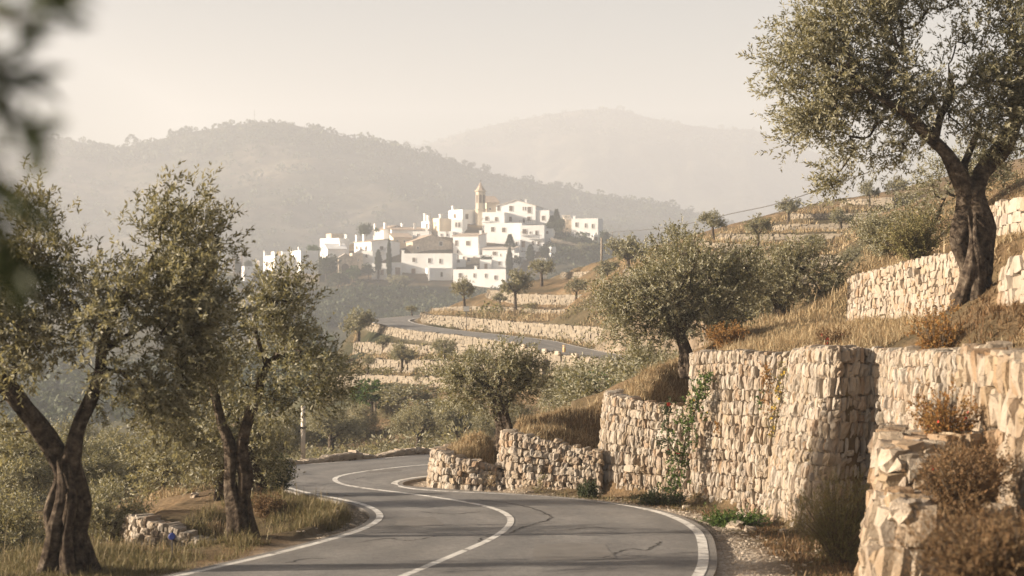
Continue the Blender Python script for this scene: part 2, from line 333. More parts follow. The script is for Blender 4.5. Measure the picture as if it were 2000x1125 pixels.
FW['c3']=([(949,582,130),(953,581,126),(1003,593,121),(1040,596,118),(1170,600,108)],[(953,566,130),(957,566,126.6),(1003,574,121.6),(1040,576,118.6),(1170,578,108.6)])
FW['c4']=([(1092,546,140),(1098,548,130),(1170,550,120)],[(1097,533,140),(1103,533,130.6),(1170,531,120.6)])
FW['b1']=([(1640,409,104),(1652,410,101),(1740,408,99)],[(1644,391,104),(1657,391,101.6),(1740,387,99.6)])
FW['b2']=([(1540,434,99),(1550,436,95),(1665,436,93),(1745,434,92)],[(1543,420,99),(1554,419,95.6),(1665,418,93.6),(1745,416,92.6)])
FW['b3']=([(1500,456,94),(1512,457,89),(1600,457,88),(1710,454,86)],[(1504,441,94),(1516,441,89.6),(1600,440,88.6),(1710,437,86.6)])
FW['b4']=([(1398,474,90),(1406,476,84),(1500,476,82),(1645,475,80)],[(1402,459,90),(1412,459,84.6),(1500,460,82.6),(1645,458,80.6)])
FW['b5']=([(1352,482,86),(1360,484,79),(1400,493,77),(1500,497,76),(1615,498,74)],[(1356,471,86),(1366,471,79.6),(1402,479,77.6),(1500,482,76.6),(1615,482,74.6)])
FW['b6']=([(1320,513,76),(1330,515,73),(1463,521,70),(1645,522,66)],[(1324,500,76),(1335,500,73.6),(1463,502,70.6),(1645,502,66.6)])
FW['b7']=([(1216,547,82),(1222,549,76),(1290,551,70),(1480,556,61),(1645,560,56)],[(1220,528,82),(1227,528,76.6),(1292,530,70.6),(1480,534,61.6),(1645,538,56.6)])
FW['d1']=([(690,691,106),(702,692,101),(821,695,93),(960,699,84),(1060,736,76)],[(693,670,106),(706,669,101.6),(821,675,93.6),(960,681,84.6),(1062,704,76.6)])
FW['d2']=([(700,724,98),(712,726,93),(851,728,84),(960,735,79)],[(703,703,98),(716,702,93.6),(851,706,84.6),(960,712,79.6)])
FW['d3']=([(640,754,92),(650,756,87),(851,760,78),(940,765,74)],[(643,733,92),(654,732,87.6),(851,738,78.6),(940,742,74.6)])
FWW={k:stp(*v) for k,v in FW.items()}
# controls from walls: base stays at base, top sits just behind the wall
kx=np.where((CF[:,1]>73)&(CF[:,1]<112.5)&(np.arange(len(CF))<np.argmax(CF[:,1]>112.4)))[0][::-1]
D0T=offs(CF,-FHW-.08)[kx]; D0T[:,2]-=.03; D0B=offs(CF,-FHW-.32)[kx]; D0B[:,2]-=np.interp(D0B[:,1],[74,84,96,112],[1.5,1.1,.75,.6])
FWW['d0']=(resample(D0B,30),resample(D0T,30))
def wall_ctl(B,T,back=.35):
    def den(P): 
        out=[]
        for a,b in zip(P[:-1],P[1:]):
            k=max(1,int(max(abs(a[0]/a[1]-b[0]/b[1]),abs(math.log(a[1]/b[1])))/.011))
            out+=[a+(b-a)*i/k for i in range(k)]
        return np.array(out+[P[-1]])
    for p in den(B): ctz(p[0],p[1],p[2])
    nrm=offs(T,-1)-T; 
    Q=T+nrm*back; Q[:,2]=T[:,2]-.06
    for p in den(Q): ctz(*p)
SIDE={}   # all walls listed left to right: the visible face is on the right-hand side of travel seen from above -> toward camera
for k,(B,T) in W.items():
    if k not in ('A1','A2'): wall_ctl(B,T,.30)
for k,(B,T) in FWW.items(): wall_ctl(B,T,.5)
# near road bed
for p in CL[::3]: ctz(p[0],p[1],p[2]-.10)
for p in NL[::5]: ctz(p[0],p[1],p[2]-.07)
for p in NR[::5]: ctz(p[0],p[1],p[2]-.07)
for p in FL[14::5]: ctz(p[0],p[1],p[2]-.08)
for p in FR[14::5]: ctz(p[0],p[1],p[2]-.08)
for X,Y,z in ((0,4,-2.6),(3,5,-2.65),(3.2,9,-2.85),(2.9,13,-3.1),(4.2,9,-2.85),(4.3,11,-2.95),(3.6,12,-3.0),(-3,4.2,-2.6)): ctz(X,Y,z)
# left bank and the drop beyond it
for px,py,Y in ((400,1105,17.6),(250,1112,17.2),(130,1108,17),(60,1120,16.5),(600,1030,20.6),(650,1000,22.2),(470,1048,19.8),(380,1072,19.5),(560,985,23),(430,1000,23),(520,960,25),(300,1078,19.6),(200,1085,19.5),
                (-60,1130,16),(-300,1160,15),(-300,1150,19),(-100,1110,20),(60,1080,20),(150,1070,21.5),(370,960,26),(450,945,29),(300,960,30),(200,985,30),(0,1000,30),(-200,1010,30),(530,928,31),(500,915,34),(400,920,38),(250,930,42),(0,930,45),(-200,930,45)): ctl([(px,py,Y)])
ctl([(545,915,37.2),(700,904,40.5),(845,893,42)],-.1); ctl([(520,925,50),(700,905,56),(880,892,60)]); ctl([(520,900,62),(700,885,66),(880,870,66)])
ctl([(560,840,74),(680,815,76),(800,805,74),(900,800,70)])
ctl([(300,900,75),(100,900,80),(-200,900,80)])
# upper right slope
ctl([(868,868,31.5),(900,852,31.3),(930,846,31),(985,850,30.5)]); ctl([(880,884,29.3),(930,872,29.3),(975,874,29.3)]); ctl([(1000,838,30),(1100,838,30),(1172,832,30)]); ctl([(1000,815,31.5),(1020,812,31.5),(1100,795,32.5),(1170,782,32.5)]); ctl([(1210,757,29.6),(1290,738,29.2),(1350,728,29)])
ctl([(1215,735,31.5),(1300,714,31),(1350,703,31)]); ctl([(1040,798,36),(1130,780,37),(1200,750,36)])
ctl([(1060,800,36),(1130,780,37),(1200,760,36)]); ctl([(1380,682,31),(1450,655,31),(1560,640,30),(1640,645,29.3)]); ctl([(1430,640,36),(1560,610,36),(1640,600,35)])
ctl([(1700,660,24),(1800,650,22),(1890,640,20)]); ctl([(1905,572,21.8)]); ctl([(1880,600,20.5),(1940,620,18.5)]); ctl([(1800,560,27.5)],-.1)
ctl([(1380,640,45),(1500,600,46),(1640,570,46)]); ctl([(1250,720,44),(1280,680,50)])
ctl([(1700,520,36),(1800,480,34),(1900,470,29)]); ctl([(1700,480,50),(1800,420,48),(1900,380,42),(1990,340,36)]); ctl([(1700,430,80),(1850,370,75),(2000,320,70)]); ctl([(2100,500,22),(2150,400,24),(2200,330,30)])
# silhouettes of the terraced spur, then its back falls away
sil=[(800,613,122),(835,606,122),(900,590,128),(945,567,134),(1000,560,135),(1060,545,140),(1092,534,144),(1140,520,135),(1200,503,115),(1260,491,100),(1340,478,92),(1400,457,95),(1505,437,100),(1546,417,106),(1600,398,112),(1750,372,118),(1900,335,118),(2050,300,110)]
ctl(sil); ctl([(p[0]-20,p[1]+60,p[2]+35) for p in sil],0,.03)
ctl([(760,620,126),(720,626,118),(690,640,116),(660,680,110),(640,720,102),(620,770,94),(580,820,86)])
ctl([(690,690,130),(640,740,118),(560,800,110),(480,850,100)],-1)
# valley
for px,py,Y in ((0,850,170),(200,830,160),(400,830,150),(560,790,150),(0,780,230),(250,740,240),(450,720,230),(640,720,220),(850,700,220),(1000,660,240),(1200,610,240),(-250,850,200),(1400,560,240),(1700,540,240),(2000,540,240),
                (0,640,360),(200,620,350),(330,620,335),(-200,650,360)): ctl([(px,py,Y)])
ctl([(430,642,330),(540,642,328),(640,640,330),(700,610,350),(800,612,350),(900,612,345)],0,.04)
# village hill
ctl([(380,552,385),(430,545,390),(476,548,388),(620,556,383),(700,552,382),(760,549,382),(830,562,377),(885,574,374),(990,562,378),(1060,522,392),(1110,502,396),(1180,492,397),(1240,505,395),(1300,540,400)],0,.03)
ctl([(620,505,402),(700,500,404),(780,488,406),(850,476,405),(888,503,400),(940,508,398),(985,506,398),(1016,496,404),(1063,494,404),(1110,470,404),(1170,470,407),(1230,492,407)],0,.03)
ctl([(800,474,411),(850,462,413),(900,453,416),(943,475,411.5),(1019,475,411.5),(1046,446,421),(1073,444,421)],0,.03)
ctl([(430,540,420),(480,526,420),(640,486,428),(720,465,432),(840,447,434),(940,418,438),(1040,414,440),(1090,428,432),(1170,458,428),(1250,495,425),(1320,535,425)],0,.03)
ctl([(300,640,520),(700,650,520),(1100,640,520),(1500,620,500),(2000,600,480),(0,620,560),(-400,620,560)],0,.1)
for px in range(-500,2501,300): ctl([(px,640,715)])

for Y,zl,zr in ((3.5,-2.6,-2.6),(6,-4,-2.6),(8.5,-5,-2.5),(12,-6.5,.3),(30,-9,4),(60,-17,9),(100,-25,14),(200,-36,0),(400,-38,-10),(760,-38,-30)): ctz(-.58*Y,Y,zl); ctz(.58*Y,Y,zr)
for u in (-.3,-.15,0,.15,.3): ctz(u*3.5,3.5,-2.6); ctz(u*760,760,-30)
C=np.array(CT)
key=np.round(C[:,:2]/.0012).astype(int); _,idx=np.unique(key,axis=0,return_index=True); C=C[idx]
NU,NV=300,900
us=np.sign(np.linspace(-1,1,NU))*(.40*np.abs(np.linspace(-1,1,NU))+.12*np.abs(np.linspace(-1,1,NU))**5); vs=np.linspace(math.log(4),math.log(740),NV)
G=np.stack(np.meshgrid(us,vs,indexing='xy'),-1).reshape(-1,2)
from mathutils.geometry import delaunay_2d_cdt
def tin(P):
    """linear interpolation of the slope z/Y over a triangulation of the control points (never overshoots)"""
    sl_=C[:,2]/np.exp(C[:,1]); vv,_,ff,ov,_,_=delaunay_2d_cdt([Vector((float(a),float(b))) for a,b in C[:,:2]],[],[],0,1e-6)
    val=np.array([np.mean(sl_[o]) if len(o) else 0 for o in ov]); vv=np.array([tuple(v) for v in vv]); out=np.full((NV,NU),np.nan)
    for f in ff:
        a,b,c=vv[f[0]],vv[f[1]],vv[f[2]]; lo=np.minimum(np.minimum(a,b),c); hi=np.maximum(np.maximum(a,b),c)
        i0,i1=np.searchsorted(us,(lo[0],hi[0])); j0,j1=np.searchsorted(vs,(lo[1],hi[1]))
        if i1<=i0 or j1<=j0: continue
        uu,ww=np.meshgrid(us[i0:i1],vs[j0:j1]); d=(b[1]-c[1])*(a[0]-c[0])+(c[0]-b[0])*(a[1]-c[1])
        if abs(d)<1e-14: continue
        l1=((b[1]-c[1])*(uu-c[0])+(c[0]-b[0])*(ww-c[1]))/d; l2=((c[1]-a[1])*(uu-c[0])+(a[0]-c[0])*(ww-c[1]))/d; l3=1-l1-l2
        ok=(l1>-1e-6)&(l2>-1e-6)&(l3>-1e-6); out[j0:j1,i0:i1][ok]=(l1*val[f[0]]+l2*val[f[1]]+l3*val[f[2]])[ok]
    bad=np.isnan(out)
    if bad.any(): print('TIN holes',bad.sum()); out[bad]=-.05
    for _ in range(2):
        q=np.pad(out,1,mode='edge'); out=.25*out+.125*(q[:-2,1:-1]+q[2:,1:-1]+q[1:-1,:-2]+q[1:-1,2:])+.0625*(q[:-2,:-2]+q[:-2,2:]+q[2:,:-2]+q[2:,2:])
    return out.ravel()
Zs=tin(G); GY=np.exp(G[:,1]); GX=G[:,0]*GY; GZ=Zs*GY
def vnoise(x,y,seed=0):
    s=np.zeros_like(x); r=np.random.default_rng(seed)
    for f in (.35,.8,1.7,3.1,5.3):
        a,b,c,d=r.uniform(0,6.28,4); s+=np.sin(f*(x*math.cos(a)+y*math.sin(a))+b+1.3*np.sin(f*.7*(x*math.cos(c)+y*math.sin(c))+d))/f**.8
    return s
# distance to the road
RC=np.concatenate([.5*(bl[:len(NL)-2]+br[:len(NR)-2]),CF[12:]]); hw=np.concatenate([np.linalg.norm(bl[:len(NL)-2,:2]-br[:len(NR)-2,:2],axis=1)/2,FHW[12:]])
cross=np.concatenate([bl[:,None,:]*(1-t)+br[:,None,:]*t for t in np.linspace(0,1,9)],1).reshape(-1,3)
near=GY<132; ii=np.where(near)[0]; dmin=np.full(len(G),99.); zroad=np.zeros(len(G))
for i in range(0,len(ii),3000):
    k=ii[i:i+3000]; d2=(GX[k][:,None]-cross[None,:,0])**2+(GY[k][:,None]-cross[None,:,1])**2; j=d2.argmin(1)
    dmin[k]=np.sqrt(d2[np.arange(len(k)),j]); zroad[k]=cross[j,2]
amp=np.clip((dmin-.5)/2,0,1)
GZ+=vnoise(GX,GY,3)*.02*amp*np.clip(GY/25,.6,3)
lim=zroad-.05; m_=dmin<.45; GZ[m_]=np.minimum(GZ[m_],lim[m_])
gravel=np.clip(1-(dmin-.25)/.75,0,1)*(GY<36)*(GX>-1.9+0*GX)
gravel+=np.clip(1-(dmin-.2)/.35,0,1)*(GY<130)*.7
gravel*=np.clip(.8+.22*vnoise(GX*.8,GY*.8,9),0,1)
mb=MB(); ix=np.arange(NU*NV).reshape(NV,NU)
mb.add(np.stack([GX,GY,GZ],1),np.stack([ix[:-1,:-1],ix[:-1,1:],ix[1:,1:],ix[1:,:-1]],-1).reshape(-1,4))
gr=mb.build('ground',M['ground'],None,True); tag(gr,'dry terraced ground of brown grass and bare earth',kind='structure')
a_=gr.data.attributes.new('gravel','FLOAT','POINT'); a_.data.foreach_set('value',np.clip(gravel,0,1).astype(np.float32))
PXg=1000+F*GX/GY
veg=np.clip((GY-125)/30,0,1)*(.95-.6*((PXg>640)&(PXg<1065)&(GY>378)&(GY<445)))+.75*np.clip((-GX-7.5)/3,0,1)*np.clip((GY-24)/6,0,1)*(GY<130)+np.clip((GY-38)/10,0,1)*np.clip(.2+.35*vnoise(GX*.25,GY*.25,12),0,.6)*(GY<150)
a_=gr.data.attributes.new('veg','FLOAT','POINT'); a_.data.foreach_set('value',np.clip(veg,0,1).astype(np.float32))
ZG=GZ.reshape(NV,NU); DG=dmin.reshape(NV,NU)
def gz(x,y,grid=None):
    """ground height at plan positions"""
    g=ZG if grid is None else grid
    x=np.atleast_1d(np.asarray(x,float)); y=np.atleast_1d(np.asarray(y,float))
    fu=np.interp(x/y,us,np.arange(NU)); fv=np.clip((np.log(y)-vs[0])/(vs[1]-vs[0]),0,NV-1.001)
    i=np.clip(fu.astype(int),0,NU-2); j=fv.astype(int); a=fu-i; b=fv-j
    return g[j,i]*(1-a)*(1-b)+g[j,i+1]*a*(1-b)+g[j+1,i]*(1-a)*b+g[j+1,i+1]*a*b
def gpt(px,Y):
    x=(px-1000)/F*Y; return np.array([x,Y,gz(x,Y)[0]])

# ------------------------------------------------------------------ road mesh and markings
N_=len(bl); mb=MB()
K=9; rows=np.stack([bl*(1-t)+br*t for t in np.linspace(0,1,K)],1)
V=rows.reshape(-1,3); ix=np.arange(N_*K).reshape(N_,K)
mb.add(V,np.stack([ix[:-1,:-1],ix[:-1,1:],ix[1:,1:],ix[1:,:-1]],-1).reshape(-1,4))
for E in (bl,br):       # tarmac has a broken edge going down into the verge
    D=E.copy(); D[:,2]-=.14; k=np.arange(N_-1)
    mb.add(np.concatenate([E,D]),np.stack([k,k+1,k+1+N_,k+N_],1))
road=mb.build('road',M['asphalt']); tag(road,'winding grey asphalt road with worn white lines',kind='structure')
s_=np.concatenate([[0],np.cumsum(np.linalg.norm(np.diff(RC,axis=0),axis=1))])
uvl=road.data.uv_layers.new(name='UVMap'); vi=np.empty(len(road.data.loops),int); road.data.loops.foreach_get('vertex_index',vi)
uvv=np.zeros((mb.n,2)); uvv[:N_*K,0]=np.tile(np.linspace(0,1,K),N_); uvv[:N_*K,1]=np.repeat(np.arange(N_)*.1,K)
uvl.data.foreach_set('uv',uvv[vi].ravel().astype(np.float32))
def strip(name,P,wd,dz=.004,jit=.006):
    wv=wd/2*(1+jit*10*rng.uniform(-.5,.5,len(P))); a=offs(P,-wv); b=offs(P,wv); a[:,2]+=dz; b[:,2]+=dz
    m=MB(); k=np.arange(len(P)-1); q=len(P); m.add(np.concatenate([a,b]),np.stack([k,k+q,k+1+q,k+1],1)); return m.build(name,M['paint'],road)
strip('edge_line',LL[8:-6],.11); strip('edge_line',RL[8:-6],.13)
jc=int(np.argmin(np.abs(CL[:,1]-37)+(CL[:,0]>0)*5)); strip('centre_line',CL[10:i0],.105)
strip('edge_line',offs(CF[14:],-FHW[14:]+.12),.13,.006); strip('edge_line',offs(CF[14:],FHW[14:]-.12),.13,.006)
def crack(pts):
    P=np.array([gp(*p) for p in pts]); P=catmull(P,.08); P[:,:2]+=rng.normal(0,.018,(len(P),2)); wv=rng.uniform(.004,.02,len(P))
    a=offs(P,-wv); b=offs(P,wv); a[:,2]+=.005; b[:,2]+=.005; m=MB(); k=np.arange(len(P)-1); q=len(P)
    m.add(np.concatenate([a,b]),np.stack([k,k+q,k+1+q,k+1],1)); return m
cm=[]
for pts in ([(935,977),(985,982),(1040,993),(1072,1007),(1075,1012),(1050,1022),(1010,1034),(1000,1042)],[(1070,1006),(1062,1004)],[(935,1060),(942,1050),(975,1046)],[(690,937),(712,932)]):
    m=crack(pts); m.build('crack',M['tar'],road)

for pts in ([(700,1060),(760,1052),(800,1056),(850,1048)],[(1180,1090),(1230,1072),(1260,1075),(1290,1058)],[(820,1000),(880,1004),(940,1000)],[(1110,1035),(1160,1030),(1200,1034)],[(620,960),(650,966),(700,969)],[(560,1100),(610,1090),(640,1092)]): crack(pts).build('crack',M['tar'],road)
def patch(pts,m):
    P=np.array([gp(*p) for p in pts]); P[:,2]+=.003; b=MB(); c=P.mean(0); k=len(P); Q=[]
    for i in range(k):
        for t in np.linspace(0,1,5)[:-1]: q=P[i]*(1-t)+P[(i+1)%k]*t; q[:2]+=rng.normal(0,.02,2); Q.append(q)
    k=len(Q); b.add(Q+[c],None,[(k,i,(i+1)%k) for i in range(k)]); b.build('repair_patch',m,road)
patch([(1040,1062),(1180,1062),(1205,1092),(1045,1094)],M['patch']); patch([(770,1013),(850,1010),(868,1026),(775,1029)],M['patch']); patch([(700,919),(760,914.5),(790,919),(725,924)],M['patch'])
# ------------------------------------------------------------------ dry stone wall builder
def cube_template(k,p=5):
    g=np.linspace(-1,1,k+1); V=[];idx={}
    Q=[]
    def vid(c):
        kx=tuple(np.round(c,4))
        if kx not in idx: idx[kx]=len(V); V.append(c)
        return idx[kx]
    for ax in range(3):
        for s in (-1,1):
            for i in range(k):
                for j in range(k):
                    q=[]
                    for a,b in ((g[i],g[j]),(g[i+1],g[j]),(g[i+1],g[j+1]),(g[i],g[j+1])):
                        c=[0,0,0]; c[ax]=s; c[(ax+1)%3]=a; c[(ax+2)%3]=b; q.append(vid(c))
                    Q.append(q if s>0 else q[::-1])
    V=np.array(V,float); V=V/((np.abs(V)**p).sum(1)**(1/p))[:,None]
    return V,np.array(Q)
TPL={1:cube_template(1,60),2:cube_template(2,6),3:cube_template(3,5)}
def stones(mb,cen,ax,dim,k,jit,r=rng):
    V0,Q0=TPL[k]; m=len(V0); nS=len(cen)
    P=V0[None]*(1+r.normal(0,jit,(nS,m,3)))
    shear=r.normal(0,.16,(nS,2)); P[:,:,0]+=P[:,:,1]*shear[:,:1]; P[:,:,0]*=1+P[:,:,1]*shear[:,1:]*.8
    P=P*dim[:,None,:]
    V=cen[:,None,:]+np.einsum('nmk,nkj->nmj',P,ax)
    mb.add(V.reshape(-1,3),(Q0[None]+(np.arange(nS)*m)[:,None,None]).reshape(-1,4))
def arc(P):
    return np.concatenate([[0],np.cumsum(np.linalg.norm(np.diff(P[:,:2],axis=0),axis=1))])
def stone_wall(name,B,T,ch,sw,k,m,th=.45,jit=.07,depth=.13,vary=.35,label=None,group=None,gapdrop=.03,sub=.25):
    L_=arc(B)[-1]; ns=max(3,int(L_/sub)); 
    sB=arc(B); q=np.linspace(0,sB[-1],ns); 
    # stations of base and top are paired: interpolate both by the base's parameter
    Bd=np.stack([np.interp(q,sB,B[:,i]) for i in range(3)],1); Td=np.stack([np.interp(q,sB,T[:,i]) for i in range(3)],1)
    Bd=smooth(Bd,2); Td=smooth(Td,2); Td[:,2]+=rng.normal(0,.012*ch/.27,ns)
    Bd[:,2]-=.12
    tg=np.gradient(.5*(Bd+Td),axis=0); tg[:,2]*=1; tg/=np.linalg.norm(tg,axis=1)[:,None]
    upv=Td-Bd; H=np.linalg.norm(upv,axis=1); upv/=H[:,None]
    nr=np.cross(tg,upv); nr/=np.linalg.norm(nr,axis=1)[:,None]         # faces right of travel = outwards
    mb=MB(); Hm=np.median(H); nc=max(2,int(round(Hm/ch)))
    vsn=np.linspace(0,1,nc+1)+np.concatenate([[0],rng.normal(0,.1/nc,nc-1),[0]])
    s_all=arc(.5*(Bd+Td)); Ls=s_all[-1]
    ce=[];axs=[];dm=[]
    for c in range(nc):
        s=rng.uniform(0,sw)
        while s<Ls:
            w_=sw*math.exp(rng.normal(0,vary)); sc_=s+w_/2; s+=w_
            if rng.random()<gapdrop: continue
            f=np.interp(sc_,s_all,np.arange(ns)); i=min(int(f),ns-2); a=f-i
            lo=Bd[i]*(1-a)+Bd[i+1]*a; hi=Td[i]*(1-a)+Td[i+1]*a; t=tg[i]; u=upv[i]; n_=nr[i]
            wob=.10/nc*math.sin(sc_*1.9+c)+rng.normal(0,.05/nc)
            v0,v1=vsn[c],vsn[c+1]; hh=(v1-v0)*np.linalg.norm(hi-lo)
            pieces=[(0.5,1.0)]
            if rng.random()<.18 and hh>.16: pieces=[(.25,.5),(.75,.5)]
            for fc,fh in pieces:
                p=lo+(hi-lo)*(v0+(v1-v0)*fc+wob)+n_*rng.normal(-.015,.013)*(1+ch)
                ang=rng.normal(0,.07); t2=t*math.cos(ang)+u*math.sin(ang); u2=u*math.cos(ang)-t*math.sin(ang)
                tl=rng.normal(0,.12); n2=n_*math.cos(tl)+u2*math.sin(tl); u3=u2*math.cos(tl)-n_*math.sin(tl)
                ce.append(p-n_*depth*.45); axs.append((t2,u3,n2)); dm.append((w_*.58,hh*fh*rng.uniform(.54,.62),depth*rng.uniform(.85,1.25)))
    # capping row, deeper, seen from above
    for r_i in range(min(2,max(1,int(th/.22)))):
        s=0
        while s<Ls:
            w_=sw*1.1*math.exp(rng.normal(0,vary)); sc_=s+w_/2; s+=w_
            if rng.random()<.08+.15*(r_i>0): continue
            f=np.interp(sc_,s_all,np.arange(ns)); i=min(int(f),ns-2); a=f-i
            hi=Td[i]*(1-a)+Td[i+1]*a; t=tg[i]; nn=np.array([nr[i][0],nr[i][1],0]); nn/=np.linalg.norm(nn)
            ce.append(hi-nn*(.10+.24*r_i+rng.normal(0,.02))-np.array([0,0,.03-rng.normal(0,.025)])); ang=rng.normal(0,.12)
            u=np.array([0,0,1.]); t2=t*math.cos(ang)+u*math.sin(ang); t2/=np.linalg.norm(t2); n2=np.cross(t2,u); n2/=np.linalg.norm(n2); u2=np.cross(n2,t2)
            axs.append((t2,u2,n2)); dm.append((w_*.54,ch*rng.uniform(.2,.36),.15))
    stones(mb,np.array(ce),np.array(axs),np.array(dm),k,jit)
    o=mb.build(name,m,None,False)
    # earth fill behind the stones: the same wall's core
    cb=MB(); nh=np.stack([nr[:,0],nr[:,1],0*nr[:,0]],1); nh/=np.linalg.norm(nh,axis=1)[:,None]
    f0=Bd-nr*depth*.02; f1=Td-nr*depth*.02-np.array([0,0,.05]); b1=f1-nh*th
    if th>.8: b1=f1+(f1.mean(0)-f1)*.35; b1[:,2]=f1[:,2]
    b0=b1.copy(); b0[:,2]=Bd[:,2]-.2
    st_=[f0,f1,b1,b0]; kk=np.arange(ns-1)
    VV=np.concatenate(st_)
    for a in range(4):
        b=(a+1)%4
        cb.q.append(np.stack([a*ns+kk,a*ns+kk+1,b*ns+kk+1,b*ns+kk],1))
    cb.q.append(np.array([[0,ns,2*ns,3*ns],[ns-1,4*ns-1,3*ns-1,2*ns-1]])); cb.v.append(VV); cb.n=4*ns
    cb.build('wall_core',M['wallcore'],o)
    tag(o,label,'stone wall',group)
    return o
GW='dry stone retaining walls above the bend'
stone_wall('stone_wall',*W['S1'],.135,.085,3,M['stone'],.4,label='lowest rounded stone wall at the inside of the hairpin bend',group=GW)
stone_wall('stone_wall',*W['S2'],.14,.085,3,M['stone'],.4,label='knee high pale wall rising behind the lowest hairpin wall, below the single olive',group=GW)
stone_wall('stone_wall',*W['S3'],.19,.062,3,M['stone'],.4,label='mid height pale wall section left of the climbing plant with grassy top',group=GW)
stone_wall('stone_wall',*W['S4'],.22,.062,3,M['stone'],.4,label='tall pale sunlit wall section just right of the climbing plant',group=GW)
stone_wall('stone_wall',*W['S5'],.22,.066,3,M['stone'],.45,label='longest tall wall with a jutting buttress behind the broom bush',group=GW)
stone_wall('stone_wall',*W['S8'],.36,.19,2,M['stone_big'],.5,jit=.085,depth=.2,label='coarse wall of big ochre blocks running out of the right edge',group=GW)
stone_wall('stone_wall',*W['A1'],.28,.19,2,M['stone_big'],1.1,jit=.085,depth=.2,label='upper step of the broken wall stub beside the gravel verge',group=GW)
stone_wall('stone_wall',*W['A2'],.30,.20,2,M['stone_big'],1.0,jit=.085,depth=.22,label='lower nearest step of the broken wall stub beside the gravel verge',group=GW)
stone_wall('stone_wall',*W['W2'],.16,.09,2,M['stone'],.4,label='second tier wall on the grassy terrace ending at the big olive',group=GW)
stone_wall('stone_wall',*W['W3'],.25,.2,2,M['stone'],.4,label='short leaning wall right of the big olive trunk base',group=GW)
stone_wall('stone_wall',*W['W4'],.25,.2,2,M['stone'],.4,label='highest wall at the right edge behind the big olive trunk',group=GW)
stone_wall('stone_wall',*W['LW'],.10,.075,2,M['stone'],.35,label='low sloping stone wall between the two left olives')
GF='dry stone terrace walls on the middle slopes'
FLAB={'c1':'long retaining wall along the upper side of the far road','c2':'low terrace wall just above the far road retaining wall','c3':'pale terrace wall behind the small olives above the far road','c4':'highest terrace wall of the knoll in front of the village',
 'b1':'topmost terrace wall on the right hill half hidden by the big olive','b2':'curved terrace wall beside the olive highest on the right hill','b3':'third terrace wall from the top of the right hill','b4':'long terrace wall right of the round olive on the spur','b5':'terrace wall at foot of the round olive on the spur','b6':'terrace wall just above the bushy middle olives','b7':'lowest right hill terrace wall mostly behind olive crowns',
 'd0':'retaining wall under the outer edge of the far road','d1':'upper terrace wall below the far road','d2':'middle terrace wall below the far road behind a small olive','d3':'lowest terrace wall below the far road above the valley olives'}
for k,(B,T) in FWW.items():
    stone_wall('terrace_wall',B,T,.22,.26,1,M['stone_far'],.4,jit=.07,depth=.15,sub=.8,label=FLAB[k],group=GF)
# stone kerb along the outside of the hairpin
kb=offs(LL,-.42); kb=kb[(LL[:,1]>33.2)&(LL[:,0]<1)|(LL[:,1]>36)]
kb[:,2]=[road_z(y)-.02 for y in kb[:,1]]; kt=kb.copy(); kt[:,2]+=.13+.06*np.sin(np.arange(len(kb))*.7)
stone_wall('stone_kerb',kb,kt,.14,.22,2,M['rock'],.3,depth=.1,label='low rough stone kerb along the outer edge of the hairpin')

# ------------------------------------------------------------------ leaves, trees, shrubs
def unit(a): return a/(np.linalg.norm(a,axis=-1,keepdims=True)+1e-9)
def leaves(mb,base,dirs,length,K,l,wd,spread=.9,r=rng,droop=0):
    """K leaves in opposite pairs along each twig; a leaf is a narrow diamond"""
    T=len(base); s=(np.arange(K)//2*2+1.0)/K
    s=np.clip(s[None]+r.normal(0,.04,(T,K)),.08,1.02)
    L_=length*r.uniform(.6,1.3,(T,1)); pos=base[:,None]+dirs[:,None]*(s*L_)[...,None]
    if droop: pos[...,2]-=droop*(s*L_)**2
    rp=unit(np.cross(dirs,r.normal(0,1,(T,3)))); rq=np.cross(dirs,rp)
    an=(np.arange(K)//2)*1.57+(np.arange(K)%2)*math.pi+r.normal(0,.35,(T,K))
    side=rp[:,None]*np.cos(an)[...,None]+rq[:,None]*np.sin(an)[...,None]
    sp=spread*r.uniform(.55,1.2,(T,K,1))
    d=unit(dirs[:,None]*np.cos(sp)+side*np.sin(sp)+r.normal(0,.12,(T,K,3)))
    ll=l*r.uniform(.65,1.25,(T,K,1)); ww=wd*r.uniform(.75,1.25,(T,K,1))
    sv=unit(np.cross(d,side+r.normal(0,.5,(T,K,3))))
    mid=pos+d*ll*.48
    V=np.stack([pos,mid+sv*ww,pos+d*ll,mid-sv*ww],2).reshape(-1,3)
    mb.add(V,np.arange(len(V)).reshape(-1,4))
def crown_points(ells,dens,r,thr=-.35,seed=1):
    """points inside a union of ellipsoids (centre, radii), thinned by noise so that gaps open"""
    P=[]
    for c,ra in ells:
        c=np.array(c);ra=np.array(ra); n=max(4,int(dens*4.19*ra[0]*ra[1]*ra[2]))
        q=unit(r.normal(0,1,(n*2,3)))*(r.uniform(0,1,(n*2,1))**.42); q=q[:n]*ra+c
        P.append(q)
    P=np.concatenate(P); k=2.1
    nv=np.sin(P[:,0]*k*1.7+seed)+np.sin(P[:,1]*k*1.5+seed*2)+np.sin(P[:,2]*k*2.0+seed*3)+.8*np.sin((P[:,0]+P[:,2])*k*2.9+seed)+.5*np.sin((P[:,0]-P[:,2])*k*4+seed)
    return P[nv>thr*2]
